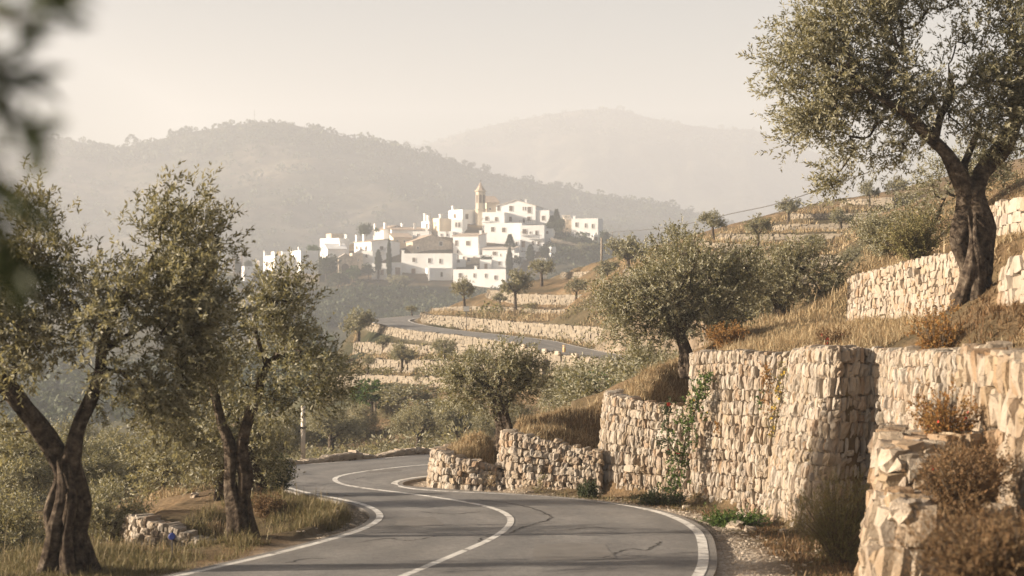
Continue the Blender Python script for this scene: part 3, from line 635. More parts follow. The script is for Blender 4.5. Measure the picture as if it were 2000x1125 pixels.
def grow(limbs,att,r,twig_r=.012,sides=5,mb=None,rough=.18,trunk_sides=12):
    """limbs: list of (points, radii) tubes; attractors are joined one by one to the nearest branch"""
    nodes=[];par=[];
    for pts,rad in limbs:
        mb.tube(pts,rad,trunk_sides,rough,r.uniform(0,6))
        for p in pts[len(pts)//3:]: nodes.append(p); par.append(-1)
    base=len(nodes); nodes=list(np.array(nodes))
    A_=att.copy(); cen=np.mean(nodes,axis=0)
    NB=np.array(nodes); d0=np.min(np.linalg.norm(A_[:,None]-NB[None],axis=2),axis=1); order=np.argsort(d0)
    cap=len(nodes)+len(A_)*4; buf=np.zeros((cap,3)); buf[:base]=NB; cnt=base; desc=np.zeros(cap); segs=[]; parent=np.full(cap,-1)
    for o in order:
        p=A_[o]; d=np.linalg.norm(buf[:cnt]-p,axis=1); j=int(d.argmin()); q=buf[j]; L_=d[j]
        if L_<.02: continue
        m=np.array([0,0,-.12*L_])+r.normal(0,.10*L_,3); 
        pts=[q]
        for t in (.33,.66,1): pts.append(q*(1-t)+p*t+m*4*t*(1-t))
        ids=[j]
        for x in pts[1:]: buf[cnt]=x; parent[cnt]=ids[-1]; ids.append(cnt); cnt+=1
        segs.append(ids); k=j
        while k>=0: desc[k]+=1; k=parent[k]
    for ids in segs:
        rr=[twig_r*max(1,desc[i]+1)**.42 for i in ids]; rr[0]=min(rr[0],rr[1]*1.25); rr[-1]*=.6
        mb.tube(buf[ids],rr,sides,.1,cap=False)
    return buf[:cnt]
def crown(mb,att,r,tw,K,lt,l,wd,scatter,upb=.35,cen=None,droop=0,spread=.85):
    cen=att.mean(0) if cen is None else cen
    b=np.repeat(att,tw,0)+r.normal(0,scatter,(len(att)*tw,3))
    out=unit(b-cen); d=unit(out*.6+np.array([0,0,upb])+r.normal(0,.55,b.shape))
    leaves(mb,b,d,lt,K,l,wd,spread,r,droop)
    return b,d
def big_tree(name,label,base,limbs,ells,Y,dens,tw,K=12,lt=.3,l=.062,wd=.0085,leafm='olive',barkm='bark',scatter=.14,seed=1,thr=-.35,group=None,depth=.9,cat='olive tree',upb=.35,tk=1.0):
    """limbs [(px,py,dY,r)...] and crown ellipses (px,py,rx,ry[,dY]) placed around distance Y"""
    r=np.random.default_rng(seed); o_=np.array(base); lm=[]
    for L_ in limbs:
        P=np.array([at(p[0],p[1],Y+p[2]) for p in L_]); rad=np.array([p[3] for p in L_])*tk; rad[-1]=min(rad[-1],.007); rad[-2]=min(rad[-2],.05) if len(rad)>3 else rad[-2]
        t=np.linspace(0,len(P)-1,max(8,len(P)*4)); 
        PP=catmull(P,.12); rr=np.interp(np.linspace(0,1,len(PP)),np.linspace(0,1,len(P)),rad)
        PP+=np.cumsum(r.normal(0,.008,PP.shape),0)*.8
        lm.append((PP-o_,rr*(1+.10*np.sin(np.arange(len(PP))*.9+r.uniform(0,6)))))
    s=Y/F; E=[]
    for e in ells:
        dY=e[4] if len(e)>4 else 0; E.append((at(e[0],e[1],Y+dY)-o_,(e[2]*s,max(.35,depth*.5*(e[2]+e[3])*s),e[3]*s)))
    att=crown_points(E,dens,r,thr,seed)
    root=empty(name,base); tag(root,label,cat,group)
    tb=MB(); grow(lm,att,r,.007,4,tb,rough=.26,trunk_sides=22); tb.build('trunk',M[barkm],root,True)
    cb=MB(); crown(cb,att,r,tw,K,lt,l,wd,scatter,upb); cb.build('crown',M[leafm],root)
    return root
GO='olive trees along the road'
# big olive at the top right
big_tree('olive_tree','largest olive with forked dark trunk leaning over the upper wall',at(1905,578,21.8),
 [[(1888,610,0,.26),(1896,545,0,.22),(1880,470,0,.21),(1888,400,0,.22),(1885,365,0,.20),(1850,300,-.1,.155),(1812,262,-.2,.125),(1770,222,-.3,.10),(1725,200,-.4,.07),(1680,170,-.5,.045)],
  [(1932,610,.1,.24),(1918,530,.1,.2),(1926,450,0,.2),(1905,395,0,.21),(1925,340,.1,.185),(1968,285,.2,.17),(1992,230,.2,.14),(2015,160,.1,.10),(2030,80,0,.07)],
  [(1822,272,-.2,.11),(1835,225,0,.085),(1856,180,.2,.07),(1850,120,.3,.05)],
  [(1905,380,0,.12),(1880,330,.4,.08),(1900,270,.7,.06),(1920,200,.8,.04)],
  [(1862,615,-.1,.14),(1884,550,-.2,.14),(1898,490,-.2,.13),(1890,420,-.12,.1)],[(1905,615,-.25,.16),(1912,540,-.25,.14),(1902,460,-.22,.13),(1908,400,-.1,.1)],[(1906,600,.2,.28),(1905,500,.2,.26),(1903,420,.15,.2)],[(1945,612,0,.17),(1925,560,0,.12),(1912,500,0,.09)]],
 [(1602,110,112,100),(1690,50,100,105),(1640,225,112,80),(1655,318,72,58),(1742,165,95,90),(1850,215,85,70),(1950,120,95,120),(2070,150,120,170),(1950,255,70,55),(1628,372,30,42),(1870,130,52,40),(1755,292,62,40),(1560,245,45,35),(1760,-20,90,60),(1930,-20,100,60),(1545,110,50,45)],
 21.8,32,15,14,.30,.078,.012,'olive_dark',seed=11,depth=.75,thr=-.62,tk=.72)
# left foreground olive
big_tree('olive_tree','nearest left olive with thick gnarled forked trunk at the edge',at(128,1112,16.6),
 [[(100,1135,-.05,.22),(112,1070,0,.2),(98,1000,-.05,.19),(120,930,0,.2),(100,880,0,.24),(70,835,-.1,.20),(20,765,-.2,.17),(-40,690,-.2,.13),(-70,600,0,.10),(-60,500,0,.06)],
  [(172,1135,.05,.20),(152,1060,.1,.2),(162,980,.05,.2),(138,910,0,.21),(150,850,.05,.21),(165,810,.1,.16),(197,740,.2,.14),(208,670,.2,.11),(235,600,.2,.09),(280,540,.2,.07),(320,470,.2,.045)],
  [(208,680,.2,.08),(260,650,.5,.06),(330,620,.7,.045)],[(20,770,-.2,.09),(40,690,.2,.07),(50,600,.3,.05),(40,480,.2,.03)],
  [(75,1135,-.1,.14),(98,1085,-.15,.15),(108,1020,-.2,.13),(122,950,-.2,.12),(112,890,-.12,.09)],[(135,1135,-.25,.16),(128,1050,-.22,.15),(140,970,-.2,.13),(128,900,-.12,.10)],[(128,1130,.2,.3),(128,1030,.2,.26),(126,940,.15,.24),(125,890,.1,.18)],[(190,1130,.1,.14),(168,1070,.1,.12),(156,1000,.05,.1)]],
 [(40,540,90,120),(-60,600,110,190),(40,660,70,70),(325,440,62,85),(392,535,50,55),(300,600,120,90),(210,640,80,80),(350,690,110,100),(270,790,110,70),(160,580,50,50),(30,430,55,70),(420,600,45,60),(330,840,70,40),(0,850,40,30),(120,620,60,60),(-20,760,60,50),(300,400,45,60),(250,570,50,50,-.4),(335,415,58,72),(345,450,60,80,.3),(400,480,40,60),(300,470,50,70),(200,640,70,60,-.5),(60,680,60,60,-.4),(340,580,90,60,-.5),(60,470,50,60),(0,400,55,60),(250,720,60,50,-.4)],
 16.6,40,15,14,.26,.076,.012,'olive_dark',seed=21,thr=-.68,depth=.8,tk=.50)
big_tree('olive_tree','slender forked olive on the grassy bank inside the left curve',at(468,1052,19.8),
 [[(455,1070,0,.19),(462,1020,0,.16),(452,950,0,.14),(455,880,0,.145),(438,830,0,.11),(425,770,0,.09),(415,735,0,.07),(400,690,0,.05),(380,640,.1,.035)],
  [(488,1070,.05,.18),(474,990,.05,.15),(482,930,.02,.13),(472,890,0,.13),(478,840,.05,.115),(500,770,.1,.095),(520,705,.1,.085),(545,690,.1,.06),(580,660,.1,.03)],
  [(520,710,.1,.07),(505,670,-.1,.05),(495,620,-.2,.04),(520,580,-.2,.025)],[(540,692,.1,.05),(590,695,.3,.04),(640,690,.4,.03)],
  [(448,1062,-.05,.12),(456,1010,0,.09),(460,940,0,.06)],[(500,1058,.05,.11),(488,1010,.03,.08),(480,950,0,.06)]],
 [(550,585,45,40),(552,572,42,36),(595,640,45,40),(610,660,50,40),(540,615,60,45),(540,660,85,50),(625,690,58,62),(480,700,60,60),(600,760,80,62),(440,640,55,70),(520,780,60,50),(410,760,70,60),(640,740,40,40),(390,560,50,70),(380,840,80,45),(560,620,60,40),(600,640,60,40),(500,640,50,50,-.3),(580,700,70,40,-.4),(430,700,60,60,-.3),(660,700,30,40)],
 19.8,40,14,12,.25,.074,.012,'olive',seed=31,thr=-.42,tk=.66)
big_tree('olive_tree','leaning olive with two trunks behind the slender bank olive',at(505,965,24.5),
 [[(525,985,0,.16),(505,950,0,.13),(490,900,0,.11),(470,850,0,.09),(460,800,0,.06)],[(425,1000,.3,.13),(432,950,.3,.12),(440,900,.3,.10),(460,850,.3,.07)]],
 [(450,870,90,60),(380,880,80,60),(500,860,45,70),(330,850,60,60),(520,910,35,40),(430,800,90,50),(300,900,60,40)],
 24.5,32,12,12,.28,.07,.0125,'olive_dark',seed=41,thr=-.6)
# olives beside the bend
big_tree('olive_tree','single olive standing above the hairpin bank in mid picture',at(984,858,30.4),
 [[(985,880,0,.16),(983,845,0,.13),(975,800,0,.115),(968,775,0,.10),(945,745,0,.06),(915,725,0,.045)],[(992,880,0,.12),(990,830,0,.10),(985,795,0,.09),(1000,765,.1,.06),(1015,730,.1,.045),(1025,715,.1,.03)],[(970,780,0,.06),(975,740,-.2,.05),(965,705,-.2,.03)]],
 [(960,735,95,42),(905,755,52,38),(1020,735,48,42),(880,725,32,22),(985,700,60,25),(1040,715,30,28),(930,775,60,30),(1010,770,40,25)],
 30.4,48,9,12,.24,.068,.0125,'olive',seed=51,thr=-.9)
big_tree('olive_tree','broad leaning olive behind the tall wall, trunk tilted left',at(1344,712,30.8),
 [[(1346,735,0,.19),(1338,690,0,.16),(1325,655,0,.14),(1305,620,0,.12),(1280,600,0,.09),(1250,585,0,.06),(1225,570,0,.04)],[(1325,655,0,.12),(1345,620,.2,.10),(1380,580,.4,.08),(1400,540,.5,.05)],[(1310,625,0,.08),(1330,570,-.1,.06),(1345,520,-.2,.04)],[(1400,690,1.2,.08),(1412,650,1.2,.07),(1420,610,1.1,.06)]],
 [(1260,575,85,60),(1215,620,55,55),(1330,540,85,55),(1420,560,80,70),(1380,620,75,48),(1290,640,60,30),(1455,530,45,50),(1250,660,50,30),(1340,490,50,30),(1190,580,30,30),(1310,600,70,40)],
 30.8,44,9,12,.25,.068,.0125,'olive',seed=61,thr=-.9)
big_tree('olive_tree','dark bushy olive with forked trunk in the straw grass left of the second tier wall',at(1526,628,37),
 [[(1526,640,0,.13),(1522,605,0,.11),(1508,580,0,.09),(1490,560,0,.06)],[(1530,640,0,.11),(1540,590,.1,.09),(1550,560,.1,.07),(1560,530,.1,.05)]],
 [(1530,540,55,50),(1590,545,55,50),(1480,545,45,50),(1560,500,60,28),(1625,550,35,40),(1500,580,40,25)],
 37,46,9,12,.26,.078,.014,'olive_dark',seed=71,thr=-.9)
big_tree('olive_tree','olive crown behind the broad leaning olive, top against the haze',at(1318,600,46),
 [[(1318,610,0,.16),(1318,550,0,.13),(1312,500,0,.09),(1310,480,0,.05)]],[(1315,475,32,26),(1290,495,30,25),(1340,500,36,30),(1310,520,50,30)],46,34,9,12,.3,.10,.018,'olive',seed=81,thr=-1)
big_tree('olive_tree','olive half hidden behind the largest olive trunk on the upper slope',at(1800,500,34),
 [[(1800,520,0,.16),(1806,470,0,.13),(1830,420,0,.10),(1850,380,0,.06)]],[(1850,350,60,55),(1900,330,60,60),(1800,410,50,40),(1760,455,45,35),(1840,430,50,40),(1960,330,50,50)],34,26,9,12,.28,.078,.013,'olive',seed=91,thr=-.8)
# hidden trees left of the frame whose shadows cross the road
big_tree('olive_tree','olive on the left bank beyond the edge, shading the road',at(-260,1100,20),
 [[(-260,1140,0,.3),(-262,1020,0,.24),(-250,920,0,.2),(-230,820,0,.14)],[(-262,960,0,.18),(-300,880,.2,.13),(-330,780,.3,.08)]],[(-240,750,110,90),(-320,720,90,90),(-200,820,70,50)],20,16,5,10,.3,.085,.014,'olive_dark',seed=101,thr=-.8)

# prototypes for the smaller and farther olives
def proto_olive(seed,nl,l,wd,shape,up=0):
    r=np.random.default_rng(seed); root=empty('olive_tree',(0,-500,0))
    h=1.25+.25*r.random()+up; a=r.uniform(0,6.28); lm=[]
    lean=r.normal(0,.18,2)
    trunk=np.array([(0,0,-.3),(lean[0]*.3,lean[1]*.3,.25),(lean[0]*.7,lean[1]*.7,.7),(lean[0],lean[1],h)]); lm.append((catmull(trunk,.2),None))
    for k in range(3):
        b=a+k*2.1+r.normal(0,.3); q=trunk[-1]; s1=q+np.array([math.cos(b)*.45,math.sin(b)*.45,.35]); s2=s1+np.array([math.cos(b+.3)*.45,math.sin(b+.3)*.45,.55])
        lm.append((catmull(np.array([trunk[-2],q,s1,s2]),.2),None))
    L2=[]
    for i,(p,_) in enumerate(lm):
        L2.append((p,np.linspace(.21 if i==0 else .13,.15 if i==0 else .04,len(p))))
    E=[]
    for k in range(shape):
        b=a+k*6.28/shape+r.normal(0,.3); E.append(((math.cos(b)*.85+lean[0],math.sin(b)*.85+lean[1],h+.75+r.uniform(-.3,.4)),(.75+.2*r.random(),.75,.55+.15*r.random())))
    E.append(((lean[0],lean[1],h+1.25),(.85,.85,.62)))
    att=crown_points(E,16,r,-.7,seed)
    tb=MB(); grow(L2,att,r,.012,4,tb,trunk_sides=9); tb.build('trunk',M['bark'],root,True)
    tw=max(1,int(nl/len(att)/8)); cb=MB(); crown(cb,att,r,tw,8,.3,l,wd,.16,.4); cb.build('crown',M['olive'] if seed%2 else M['olive_dark'],root)
    return root
PMID=[proto_olive(201+i,15000,.11,.018,s) for i,s in enumerate((4,5,3,5))]
shrubs_valley=True
PFAR=[proto_olive(301+i,4500,.20,.042,s,.55) for i,s in enumerate((4,5,3))]
used=set()
def place(protos,i,px,py,Y,hpx,label,group,rz=None,wide=1.0,cat='olive tree',zfix=True,sink=0):
    p=protos[i%len(protos)]
    o=p if id(p) not in used else copy_tree(p); used.add(id(p))
    b=at(px,py,Y); 
    if zfix: b[2]=gz(b[0],b[1])[0]
    top=(562.5-(py-hpx))/F*Y; hh=max(.5,top-b[2]); s=hh/(3.8 if protos is PMID else 4.2)*(1+sink); b[2]-=hh*sink
    o.location=tuple(b); o.scale=(s*wide,s*wide,s); o.rotation_euler=(0,0,rz if rz is not None else random.uniform(0,6.28)); tag(o,label,cat,group)
    return o
GM='olive trees in the valley beyond the hairpin'
mid=[(2,575,905,64,120,'bushy olive behind the pale concrete post by the hairpin',1.2),(0,652,898,62,112,'olive with V shaped trunk just beyond the hairpin kerb',1.25),(1,700,880,70,105,'silvery olive between the V trunk olive and the crooked olive',1.1),
 (3,808,892,60,112,'crooked olive with a low bent limb beyond the kerb',1.25),(2,870,880,66,110,'olive right of the crooked olive behind the grassy bank',1.2),(1,760,870,74,110,'olive behind the crooked olive in the valley',1.1),(0,915,860,60,90,'low olive partly hidden by the single mid olive crown',1.2),
 (3,620,880,78,90,'small olive farther back left in the valley',1.2),(1,820,820,80,85,'pale olive standing in the valley below the lowest terrace wall',1.3),(2,1000,830,56,60,'olive behind the single mid olive trunk',1.4),(0,1170,772,46,84,'olive with low arching trunk right of the green bush',1.3),(3,1240,745,44,95,'grey olive under the broad leaning olive',1.2),(2,1275,712,40,70,'small shrubby olive beside the broad olive trunk',1.3),
 (0,1130,765,52,52,'grey olive left of the arching trunk olive',1.3)]
for k_,(i,px,py,Y,h,lab,wd) in enumerate(mid): place(PMID,i,px,py,Y,h,lab,GM,wide=wd*(1 if k_ in (1,3,10) else .85),sink=0 if k_ in (1,3,10) else .4)
GL='low olives on the slope below the left bank'
for i,px,py,Y,h,lab,wd in ((1,40,1120,21,190,'olive shrub left of the nearest left trunk',1.3),(0,205,1075,23,160,'grey olive shrub just right of the nearest left trunk',1.1),(3,-70,1120,24,220,'tall olive shrub at the extreme left edge',1.2),
  (0,60,985,30,150,'dark olive shrub filling the slope behind the nearest left trunk',1.3),(2,150,965,33,130,'olive shrub between the nearest left trunk and the slope edge',1.3),(3,-40,960,34,150,'olive shrub low at the left edge on the slope below',1.3),(1,230,945,38,120,'olive crown farther down the left slope',1.3),(0,20,915,46,110,'hazy olive crown down the left slope at the edge',1.4),(2,120,905,50,100,'hazy olive crown down the left slope behind the trunk fork',1.4),
  (2,330,985,31,120,'pale olive shrub above the low sloping wall',1.4),(1,250,985,36,110,'olive behind the low sloping wall, further down the slope',1.3),(2,420,940,36,120,'olive behind the two trunked leaning olive',1.3),(0,520,915,40,110,'dark olive at the outer corner of the hairpin',1.0)):
    place(PMID,i,px,py,Y,h,lab,GL,wide=wd*(.8 if Y<25 else 1),sink=.75 if Y<25 else .3)
GT='olive trees on the terraces'
far=[(0,1397,470,84,62,'round topped olive on the edge of the spur against the haze',.95),(1,1482,493,76,75,'olive on the terrace below the round spur olive',1.0),(0,1538,436,94,54,'olive highest on the spur skyline beside the curved wall',1.1),(2,1697,410,97,60,'olive on the top terraces left of the two skyline olives',.9),(1,1745,404,97,60,'olive right of the pair on the top terraces',.9),
 (2,1640,450,87,45,'low shrubby olive at the tip of the drooping branch',1.2),(0,1232,517,96,62,'olive with three limbs on the ridge left of the spur',1.0),(1,912,612,112,72,'small olive beside the road sign above the far road',.85),(2,1008,614,108,92,'taller olive above the far road right of the sign olive',.9),(0,1058,552,128,50,'olive on the knoll in front of the white houses',1.2),
 (1,1120,600,106,60,'olive on the pale terrace right of the taller far road olive',1.0),(2,1185,548,106,42,'low olive near the left end of the spur',1.5),(2,783,724,88,58,'small thin olive on the middle terrace below the far road',1.0),(1,716,748,86,55,'olive at the left end of the terraces below the far road',.9),(0,696,668,104,70,'olive left of the far road bend',.9),
 (1,805,620,124,24,'shrubby olive beyond the far road bend',1.5),(0,868,705,84,48,'olive on the upper terrace just under the far road',1.1),(2,748,694,98,40,'small olive at the left of the upper terrace below the far road',1.1),(1,915,728,79,50,'olive on the middle terrace behind the single mid olive crown',1.1),(2,975,600,117,30,'low bushy olive in front of the pale knoll wall',1.4),(0,660,735,100,48,'olive below the left end of the terraces',1.1),
 (2,1590,500,72,45,'olive on a terrace right of the spur',1.2),(0,1660,540,58,60,'olive beside the stone steps above the second tier wall',1.3),(1,1730,500,52,75,'grey olive on the slope left of the largest olive trunk',1.4),(2,1440,540,60,50,'olive behind the broad leaning olive on a low terrace',1.4),(0,1700,470,66,50,'small olive higher up the slope left of the largest trunk',1.2)]
for i,px,py,Y,h,lab,wd in far: place(PFAR,i,px,py,Y,h,lab,GT,wide=wd)

def flowers(root,P,m_,sz,r):
    b=MB(); a=np.arange(5)*1.2566
    for k in range(5):
        d=np.array([math.cos(a[k]),math.sin(a[k]),.5]); t=np.array([-math.sin(a[k]),math.cos(a[k]),0]); b.add([(0,0,0),d*.6+t*.4,d,d*.6-t*.4],[(0,1,2,3)])
    b.add([(.2,0,.1),(0,.2,.1),(-.2,0,.1),(0,-.2,.1),(0,0,.4)],[(0,1,2,3)],[(0,1,4),(1,2,4),(2,3,4),(3,0,4)]); me=b.mesh('flower',M[m_])
    for p in P:
        o=bpy.data.objects.new('flower',me); col.objects.link(o); o.parent=root; o.location=tuple(p); q=sz*r.uniform(.45,.8); o.scale=(q,q,q); o.rotation_euler=tuple(r.uniform(-1,1,3)+[.5,-.5,0])
# shrubs: bundles of shoots from a stem base
def shrub(name,label,base,rad,h,nst,tw,K,lt,l,wd,leafm,seed,stem='twig',cat='bush',group=None,spread=.85,upb=.5,extra=None):
    r=np.random.default_rng(seed); root=empty(name,base); tag(root,label,cat,group); sb=MB(); tips=[]
    for i in range(nst):
        a=r.uniform(0,6.28); q=r.uniform(.1,1)**.6; tip=np.array([math.cos(a)*rad[0]*q,math.sin(a)*rad[1]*q,h*(1.05-.55*q**2)*r.uniform(.7,1.1)])
        b0=np.array([math.cos(a)*.06,math.sin(a)*.06,-.1]); P=np.array([b0,b0*.6+tip*.4+np.array([0,0,.12*h]),tip]); P=catmull(P,max(.05,h*.2))
        sb.tube(P,np.linspace(.012,.004,len(P))*max(1,h),4,0)
        for t in np.linspace(.35,1,5): tips.append(P[int(t*(len(P)-1))])
    sb.build('stem',M[stem],root); cb=MB(); att=np.array(tips)
    crown(cb,att,r,tw,K,lt,l,wd,.06*max(rad)+.03,upb,np.array([0,0,h*.3]),0,spread); cb.build('foliage',M[leafm],root)
    if extra:
        m_,nn,sz=extra; k=r.integers(0,len(att),nn); flowers(root,att[k]+r.normal(0,.06*max(rad)+.02,(nn,3)),m_,sz,r)
    return root
shrub('broom_bush','feathery olive green broom bush at the foot of the buttressed wall',gpt(1640,17.8),(.55,.5),.95,60,7,8,.22,.05,.0035,'broom',401,spread=.35,upb=.8)
shrub('rusty_bush','rust brown bush on the terrace edge before the big olive',gpt(1838,19.2)+np.array([0,0,-.03]),(.42,.4),.72,34,3,8,.12,.035,.010,'rust',402,upb=.6)
shrub('green_bush','bright green leafy bush left of the mid height wall',gpt(1112,36),(.75,.6),.62,60,7,8,.14,.06,.019,'green',403)
shrub('dark_shrub','small dark green shrub at the wall foot beside the road',gpt(1150,26.6),(.17,.15),.24,22,5,8,.08,.035,.010,'darkgreen',404)
shrub('russet_scrub','dry russet scrub on the broken wall in the near right corner',gpt(1950,11.3)+np.array([0,0,.2]),(.75,.5),.48,42,5,8,.15,.04,.006,'russet',405,upb=.6,spread=.6)
shrub('russet_scrub','dark russet scrub with small flowers between broken wall and big blocks',at(1895,960,13.9),(.42,.35),.40,44,5,8,.12,.035,.007,'russet',406,upb=.6,spread=.6,extra=('red',24,.035))
shrub('russet_scrub','straw brown thicket filling the bottom right corner of the picture',at(1965,1085,9.6)-np.array([0,0,.25]),(.65,.45),.5,80,6,8,.13,.04,.0045,'russet',421,upb=.7,spread=.5)
shrub('russet_scrub','brown dry bush on top of the lowest broken wall step',at(1880,985,12.9),(.38,.28),.40,46,5,8,.11,.035,.006,'russet',422,upb=.6,spread=.6)
shrub('rose_bush','sparse rose bush with pink red blooms against the big block wall',at(1850,860,15.6),(.38,.3),.55,24,4,8,.10,.035,.009,'rust',407,extra=('red',30,.03))
shrub('dark_shrub','dark leafy shrub at the road edge under the left olives',gpt(525,26.5),(.38,.35),.72,50,7,8,.12,.05,.015,'darkgreen',408)
shrub('red_shrub','low wine red weed at the foot of the slender bank olive',gpt(528,22.6),(.30,.25),.26,36,4,8,.08,.03,.008,'russet',409)
shrub('red_shrub','orange red scrub at the grass edge beside the broad olive',at(1420,672,29.5),(.42,.3),.36,40,4,8,.1,.035,.009,'rust',410)
shrub('rose_bush','red flowering plant on the terrace above the tall wall',at(1630,680,23.6),(.30,.25),.28,22,4,8,.08,.035,.009,'russet',411,extra=('red',16,.045))
shrub('yellow_shrub','yellowing shrub on the upper bank behind the second tier wall',at(1790,500,27.6),(.7,.5),.7,44,5,8,.16,.05,.010,'broom',412)
shrub('grey_shrub','grey green shrub on the slope left of the big olive trunk',at(1725,490,36),(.9,.7),.95,50,6,8,.2,.06,.012,'olive',413)
shrub('weed_clump','green weed patch among rocks at the verge under the tall wall',gpt(1440,21.9),(.55,.3),.12,50,4,8,.08,.04,.008,'green',414)
shrub('weed_clump','straggling weed at the foot of the climbing plant',gpt(1295,25.3),(.5,.25),.16,40,4,8,.08,.04,.008,'darkgreen',415)
# wall plants: a thing each, stems hugging the wall face
def wall_plant(name,label,path,rad,n,leafm,seed,l=.05,wd=.016,extra=None,K=8,lt=.12):
    r=np.random.default_rng(seed); P=np.array([at(*p) for p in path]); o0=P[0].copy(); root=empty(name,o0); tag(root,label,'climber')
    Q=catmull(P-o0,.08); sb=MB(); sb.tube(Q,np.linspace(.018,.006,len(Q)),5,.1); rr=np.interp(np.linspace(0,1,len(Q)),np.linspace(0,1,len(rad)),rad)
    k=r.integers(0,len(Q),n); b=Q[k]+r.normal(0,1,(n,3))*rr[k][:,None]*np.array([.55,.28,.5])+np.array([-.05,-.06,0])
    for i in range(0,n,4):
        sb.tube(np.array([Q[k[i]],.5*(Q[k[i]]+b[i])+[0,0,-.02],b[i]]),[.006,.005,.003],4,cap=False)
    sb.build('stem',M['twig'],root); cb=MB(); leaves(cb,b,unit(r.normal(0,.6,(n,3))+[-.4,-.4,.3]),lt,K,l,wd,.9,r); cb.build('foliage',M[leafm],root)
    if extra:
        m_,nn,sz=extra; kk=r.integers(0,n,nn); flowers(root,b[kk]+[-.03,-.04,.03],m_,sz,r)
wall_plant('climbing_plant','tall dark green climber in the angle between two wall sections',[(1318,965,25.6),(1332,905,25.7),(1340,850,25.8),(1362,790,25.8),(1385,735,25.9)],[.16,.2,.24,.18,.1],230,'green',501,extra=('yellow',10,.04))
wall_plant('climbing_plant','side shoots of a rose with red flower below the grassy wall top',[(1335,900,25.6),(1310,870,25.8),(1305,830,26.1),(1312,785,26.4)],[.10,.13,.13,.07],70,'darkgreen',502,extra=('red',3,.07))
wall_plant('wall_plant','trailing yellow flowered plant in the notch left of the buttress',[(1512,850,23.2),(1520,800,23.3),(1530,755,23.4),(1535,715,23.6)],[.05,.08,.10,.05],60,'broom',503,l=.035,wd=.010,extra=('yellow',34,.035))
wall_plant('wall_plant','rust brown dead plant hanging at the top of the tall wall',[(1508,800,23.6),(1505,760,23.7),(1500,715,24.0)],[.05,.09,.10],50,'rust',504,l=.035,wd=.012)
wall_plant('wall_plant','small rust tuft growing in the middle of the tall wall',[(1408,842,24.9),(1406,830,24.9)],[.04,.04],14,'rust',505,l=.035,wd=.012,lt=.06)
wall_plant('wall_plant','narrow green plant in a joint of the tall wall',[(1486,797,23.9),(1492,765,24.0)],[.035,.03],16,'green',506,l=.035,wd=.009,lt=.06)
wall_plant('wall_plant','dry tuft at the foot of the knee high pale wall',[(1058,956,27.2),(1062,935,27.3)],[.05,.06],22,'broom',507,l=.05,wd=.006,lt=.1)
wall_plant('wall_plant','straw tuft at the joint between the two hairpin walls',[(965,952,27.3),(968,930,27.4)],[.05,.06],22,'straw',508,l=.06,wd=.005,lt=.1)

# ------------------------------------------------------------------ grass (stuff)
def inpoly(x,y,P):
    c=np.zeros(len(x),bool); j=len(P)-1
    for i in range(len(P)):
        xi,yi=P[i];xj,yj=P[j]; c^=((yi>y)!=(yj>y))&(x<(xj-xi)*(y-yi)/(yj-yi+1e-12)+xi); j=i
    return c
def grass(name,label,polys,n,h,wd,m,seed,clump=6,lean=.5,avoid=.28):
    r=np.random.default_rng(seed); mb=MB(); X=[];Yv=[]
    for P in polys:
        P=np.array(P); mn=P.min(0);mx=P.max(0); k=n//len(polys)
        x=r.uniform(mn[0],mx[0],k*2); y=r.uniform(mn[1],mx[1],k*2); ok=inpoly(x,y,P); X.append(x[ok]);Yv.append(y[ok])
    x=np.concatenate(X);y=np.concatenate(Yv)
    den=vnoise(x*1.4,y*1.4,seed); keep=(den>-.9+r.uniform(-.6,.9,len(x)))&(gz(x,y,DG)>avoid); x=x[keep];y=y[keep]
    x=np.repeat(x,clump)+r.normal(0,.05,len(x)*clump); y=np.repeat(y,clump)+r.normal(0,.05,len(y)*clump)
    z=gz(x,y)-.02; k=len(x); hh=h*r.lognormal(0,.38,k)*(1+.35*np.clip(vnoise(x,y,seed+5),-1,1)); a=r.uniform(0,6.28,k); ln=np.abs(r.normal(0,lean,k))
    b=np.stack([x,y,z],1); d=np.stack([np.cos(a)*ln,np.sin(a)*ln,np.ones(k)],1); d=unit(d); sv=unit(np.stack([-np.sin(a+r.normal(0,.8,k)),np.cos(a),0*a],1)); ww=(wd*r.uniform(.6,1.4,k))[:,None]
    m1=b+d*hh[:,None]*.55; tip=b+d*hh[:,None]+np.stack([np.cos(a),np.sin(a),-.4+0*a],1)*(hh*ln*.35)[:,None]
    V=np.stack([b-sv*ww,b+sv*ww,m1+sv*ww*.7,m1-sv*ww*.7,tip],1).reshape(-1,3); i=np.arange(k)*5
    mb.add(V,np.stack([i,i+1,i+2,i+3],1),np.stack([i+3,i+2,i+4],1)); o=mb.build(name,M[m]); tag(o,label,'grass',kind='stuff')
def pl(*pts): return [((p[0]-1000)/F*p[1],p[1]) for p in pts]
grass('dry_grass','tall straw grass on the terrace above the tall wall',[pl((1400,26.6),(1560,24),(1640,21.6),(1720,21.4),(1780,20),(1890,17.8),(2080,16),(2080,19),(1960,21.5),(1890,23.4),(1660,29.3),(1640,36),(1430,37),(1375,31))],16000,.10,.006,'straw',601,lean=.8)
grass('dry_grass','dry grass on the banks behind the lower hairpin walls',[pl((866,28.7),(975,28.4),(985,31),(940,33),(875,33)),pl((1000,28.4),(1170,28),(1190,31),(1130,36),(1020,35)),pl((1205,28.4),(1340,27),(1350,31),(1290,34),(1210,33))],9000,.095,.006,'straw',602,lean=.8)
grass('dry_grass','dry grass on the upper slope behind the big olive',[pl((1380,33),(1640,31),(1690,33),(1880,24.5),(1990,22),(2050,30),(1950,44),(1700,50))],8000,.13,.010,'straw',603,lean=.8)
